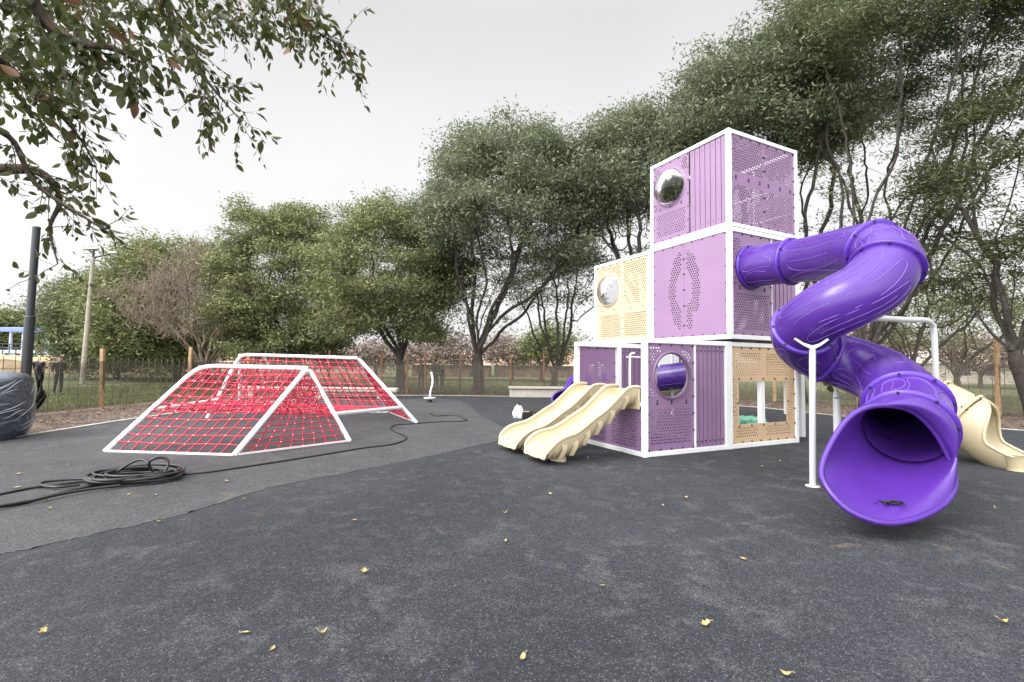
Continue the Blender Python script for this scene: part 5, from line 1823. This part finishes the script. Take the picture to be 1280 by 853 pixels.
# ------------------------------------------------------------------ far background: houses, wall, awning, mound
def house(name, label, px0, px1, d, y_eave, y_ridge, mw_, mr_, windows=()):
    a, b = at(px0, y_eave, d), at(px1, y_eave, d)
    zr = at((px0 + px1) / 2, y_ridge, d).z; ze = (a.z + b.z) / 2; L = b.x - a.x; dp = min(8, max(3, L * .5))
    root = empty(name, (a.x, d, -.05)); tag(root, label, 'house' if 'house' in name else 'wall', 'houses beyond the park')
    m_ = MB(); m_.box((L / 2, dp / 2, ze / 2), (L, dp, ze)); m_.build('wall', M[mw_], root)
    m_ = MB(); o_ = .35
    m_.add([(-o_, -o_, ze), (L + o_, -o_, ze), (L + o_, dp + o_, ze), (-o_, dp + o_, ze), (-o_ + .6, dp / 2, zr), (L + o_ - .6, dp / 2, zr)], [(0, 1, 5, 4), (1, 2, 5), (2, 3, 4, 5), (3, 0, 4), (3, 2, 1, 0)])
    m_.build('roof', M[mr_], root)
    for (t, w_, h_, zb) in windows:
        m_ = MB(); m_.box((L * t, -.02, zb + h_ / 2), (w_, .06, h_)); m_.build('window', M['glass'], root)
    return root
house('house', 'low house with a broad terracotta roof behind the three standing people', 515, 612, 60, 456, 437, 'wallbrown', 'roofpink', [(.2, 1.2, 1.1, 1.0), (.55, 1.2, 1.1, 1.0), (.8, 1.0, 2.0, .1)])
house('house', 'terracotta roofed house between the forked trunk and the tower', 618, 735, 62, 457, 436, 'wallbrown', 'roofpink', [(.25, 1.3, 1.1, 1.0), (.5, 1.3, 1.1, 1.0), (.75, 1.3, 1.1, 1.0)])
house('house', 'cream house with a pale roof beyond the right hand fence', 1150, 1330, 58, 455, 436, 'wallcream', 'wallcream', [(.3, 1.6, 1.2, 1.0), (.5, 1.6, 1.2, 1.0), (.7, 1.6, 1.2, 1.0)])
house('house', 'cream walled house glimpsed behind the dark net climber trees', 380, 470, 66, 455, 440, 'wallcream', 'roofpink', [(.3, 1.4, 1.2, 1.0), (.7, 1.4, 1.2, 1.0)])
house('house', 'low pale house glimpsed under the left tree row', 175, 290, 72, 452, 441, 'wallcream', 'roofpink', [(.3, 1.4, 1.2, 1.0), (.7, 1.4, 1.2, 1.0)])
# blue awning
a0, a1 = at(-30, 410, 78), at(62, 409, 78)
aw = empty('blue_awning', (a0.x, 78, 0)); tag(aw, 'long blue canopy on posts at the far left', 'canopy')
LA = a1.x - a0.x
m_ = MB(); m_.add([(0, 0, a0.z), (LA, 0, a0.z), (LA, 6, a0.z + .6), (0, 6, a0.z + .6), (0, 0, a0.z - .55), (LA, 0, a0.z - .55), (LA, 6, a0.z + .2), (0, 6, a0.z + .2)], [(0, 1, 2, 3), (0, 4, 5, 1), (7, 6, 5, 4), (1, 5, 6, 2), (0, 3, 7, 4)]); m_.build('canopy', M['blue'], aw)
for x_ in (.6, LA * .45, LA * .62, LA - 1):
    m_ = MB(); m_.tube([(x_, .4, 0), (x_, .4, a0.z - .5)], .22, 10); m_.build('post', M['bluepipe'], aw)
# railing / low blue barrier under it
r0_, r1_ = at(-30, 437, 74), at(78, 436, 74)
rl = empty('barrier', (r0_.x, 74, 0)); tag(rl, 'long low dark barrier with blue band on top of the sand mound', 'barrier')
m_ = MB(); m_.box(((r1_.x - r0_.x) / 2, .1, r0_.z - .25), (r1_.x - r0_.x, .15, .5)); m_.build('board', M['bluepipe'], rl)
m_ = MB()
for z_ in (.35, .9): m_.tube([(0, 0, r0_.z + z_), (r1_.x - r0_.x, 0, r0_.z + z_)], .06, 6)
for i in range(14): m_.tube([((r1_.x - r0_.x) * i / 13, 0, 0), ((r1_.x - r0_.x) * i / 13, 0, r0_.z + .95)], .06, 6)
m_.build('rail', M['pole'], rl)
# sandy mound
mm = MB(); rows = []
x0_, x1_ = at(-60, 450, 60).x, at(100, 450, 60).x
for i in range(15):
    v = i / 14; row = []
    for j in range(31):
        u = j / 30
        hgt = 2.1 * min(1, v * 1.9) * min(1, (1 - u) * 6) * (1 + .05 * math.sin(9 * u + 5 * v))
        row.append(Vector((x0_ + (x1_ - x0_) * u, 50 + 26 * v, -.06 + hgt)))
    rows.append(row)
mm.loft(rows, closed=False)
tag(mm.build('sand_mound', M['sand']), kind='structure')
# pale blue chute on the mound
c0_, c1_ = at(90, 440, 56), at(101, 462, 50)
ch = MB(); ch.tube([c0_, c0_.lerp(c1_, .5), c1_], .42, 12); ch.tube([c0_ + Vector((-.5, 0, .3)), c0_ + Vector((.5, 0, .3))], .12, 8)
tag(ch.build('embankment_slide', M['bluepipe']), 'pale blue tube slide lying down the edge of the sand mound', 'slide')

# ------------------------------------------------------------------ people far behind the netting
def person(label, loc, rz, h, top, legs, arm=0, hold=None, seed=0):
    k = h / 1.75
    J = {'pelvis': (0, 0, .95), 'waist': (0, 0, 1.10), 'chest': (0, .0, 1.32), 'neck': (0, 0, 1.48), 'jaw': (0, -.02, 1.56), 'head': (0, -.015, 1.65), 'crown': (0, 0, 1.74),
         'lsh': (.18, 0, 1.42), 'lel': (.24, .03, 1.15), 'lwr': (.22 - .06 * arm, -.06 - .12 * arm, .92 + .12 * arm), 'lha': (.20 - .08 * arm, -.10 - .16 * arm, .84 + .16 * arm), 'rsh': (-.18, 0, 1.42), 'rel': (-.24, .03, 1.15), 'rwr': (-.23, -.05, .92), 'rha': (-.22, -.08, .84),
         'lhip': (.09, 0, .90), 'lkn': (.10, -.02, .50), 'lan': (.11, .02, .09), 'lto': (.12, -.14, .04), 'rhip': (-.09, 0, .90), 'rkn': (-.11, -.01, .50), 'ran': (-.13, .03, .09), 'rto': (-.14, -.13, .04)}
    R = {'pelvis': .135, 'waist': .125, 'chest': .15, 'neck': .058, 'jaw': .078, 'head': .098, 'crown': .06, 'lsh': .075, 'lel': .05, 'lwr': .035, 'lha': .04, 'lhip': .095, 'lkn': .062, 'lan': .042, 'lto': .04}
    E = [('pelvis', 'waist'), ('waist', 'chest'), ('chest', 'neck'), ('neck', 'jaw'), ('jaw', 'head'), ('head', 'crown')]
    for s in 'lr':
        E += [('chest', s + 'sh'), (s + 'sh', s + 'el'), (s + 'el', s + 'wr'), (s + 'wr', s + 'ha'), ('pelvis', s + 'hip'), (s + 'hip', s + 'kn'), (s + 'kn', s + 'an'), (s + 'an', s + 'to')]
    names = list(J)
    me = bpy.data.meshes.new('person'); me.from_pydata([J[n] for n in names], [(names.index(a), names.index(b)) for a, b in E], [])
    o = bpy.data.objects.new('person', me); COL.objects.link(o)
    md = o.modifiers.new('skin', 'SKIN')
    for i, n in enumerate(names):
        r = R.get(n) or R['l' + n[1:]]
        me.skin_vertices[0].data[i].radius = (r, r * (.8 if n in ('chest', 'waist', 'pelvis') else 1))
        me.skin_vertices[0].data[i].use_root = n == 'pelvis'
    sb_ = o.modifiers.new('sub', 'SUBSURF'); sb_.levels = 1; sb_.render_levels = 1
    dg = bpy.context.evaluated_depsgraph_get(); dg.update()
    m2 = bpy.data.meshes.new_from_object(o.evaluated_get(dg)); bpy.data.objects.remove(o)
    m2.materials.clear()
    for q in (top, legs, M['skin'], M['hair'], M['plastic_black']): m2.materials.append(q)
    for p in m2.polygons:
        c = p.center; p.use_smooth = True
        if c.z > 1.64 or (c.z > 1.55 and c.y > .03): p.material_index = 3
        elif c.z > 1.47: p.material_index = 2
        elif c.z < .12: p.material_index = 4
        elif c.z < .94 and abs(c.x) < .19: p.material_index = 1
        elif abs(c.x) > .13 and c.z < .95 + .1 * arm: p.material_index = 2
        else: p.material_index = 0
    ob = bpy.data.objects.new('person', m2); COL.objects.link(ob)
    ob.location = loc; ob.rotation_euler = (0, 0, rz); ob.scale = (k, k, k)
    return tag(ob, label, 'person', 'people beyond the fence')
def pp_(px, d): p = at(px, 480, d); return (p.x, d, -.05)
person('person in dark clothes standing alone left of the spinner pole', pp_(526.5, 28), .5, 1.78, M['cloth_dark'], M['cloth_dark'])
person('taller person in dark clothes standing just right of the spinner pole', pp_(544.5, 28), -.4, 1.82, M['cloth_dark'], M['cloth_dark'], 1)
person('shorter person in dark clothes at the right end of the trio', pp_(552.5, 28.5), 2.4, 1.5, M['cloth_dark'], M['cloth_grey'])
person('person in a yellow green safety vest beside the dark trunk', pp_(505, 34), 1.4, 1.7, M['vest'], M['cloth_dark'])
person('person in dark clothes walking on the lawn beyond the left fence', pp_(73, 21), 1.2, 1.72, M['cloth_dark'], M['cloth_dark'], 1)
pz = -.05 + 2.0
for (px, d, lab, top) in ((64, 70, 'tiny person in dark clothes on the sand mound at the barrier', M['cloth_dark']), (47, 68, 'tiny seated looking person in red on the sand mound', M['cloth_red'])):
    o = person(lab, pp_(px, d), .7, 1.7, top, M['cloth_dark']); o.location.z = 1.95
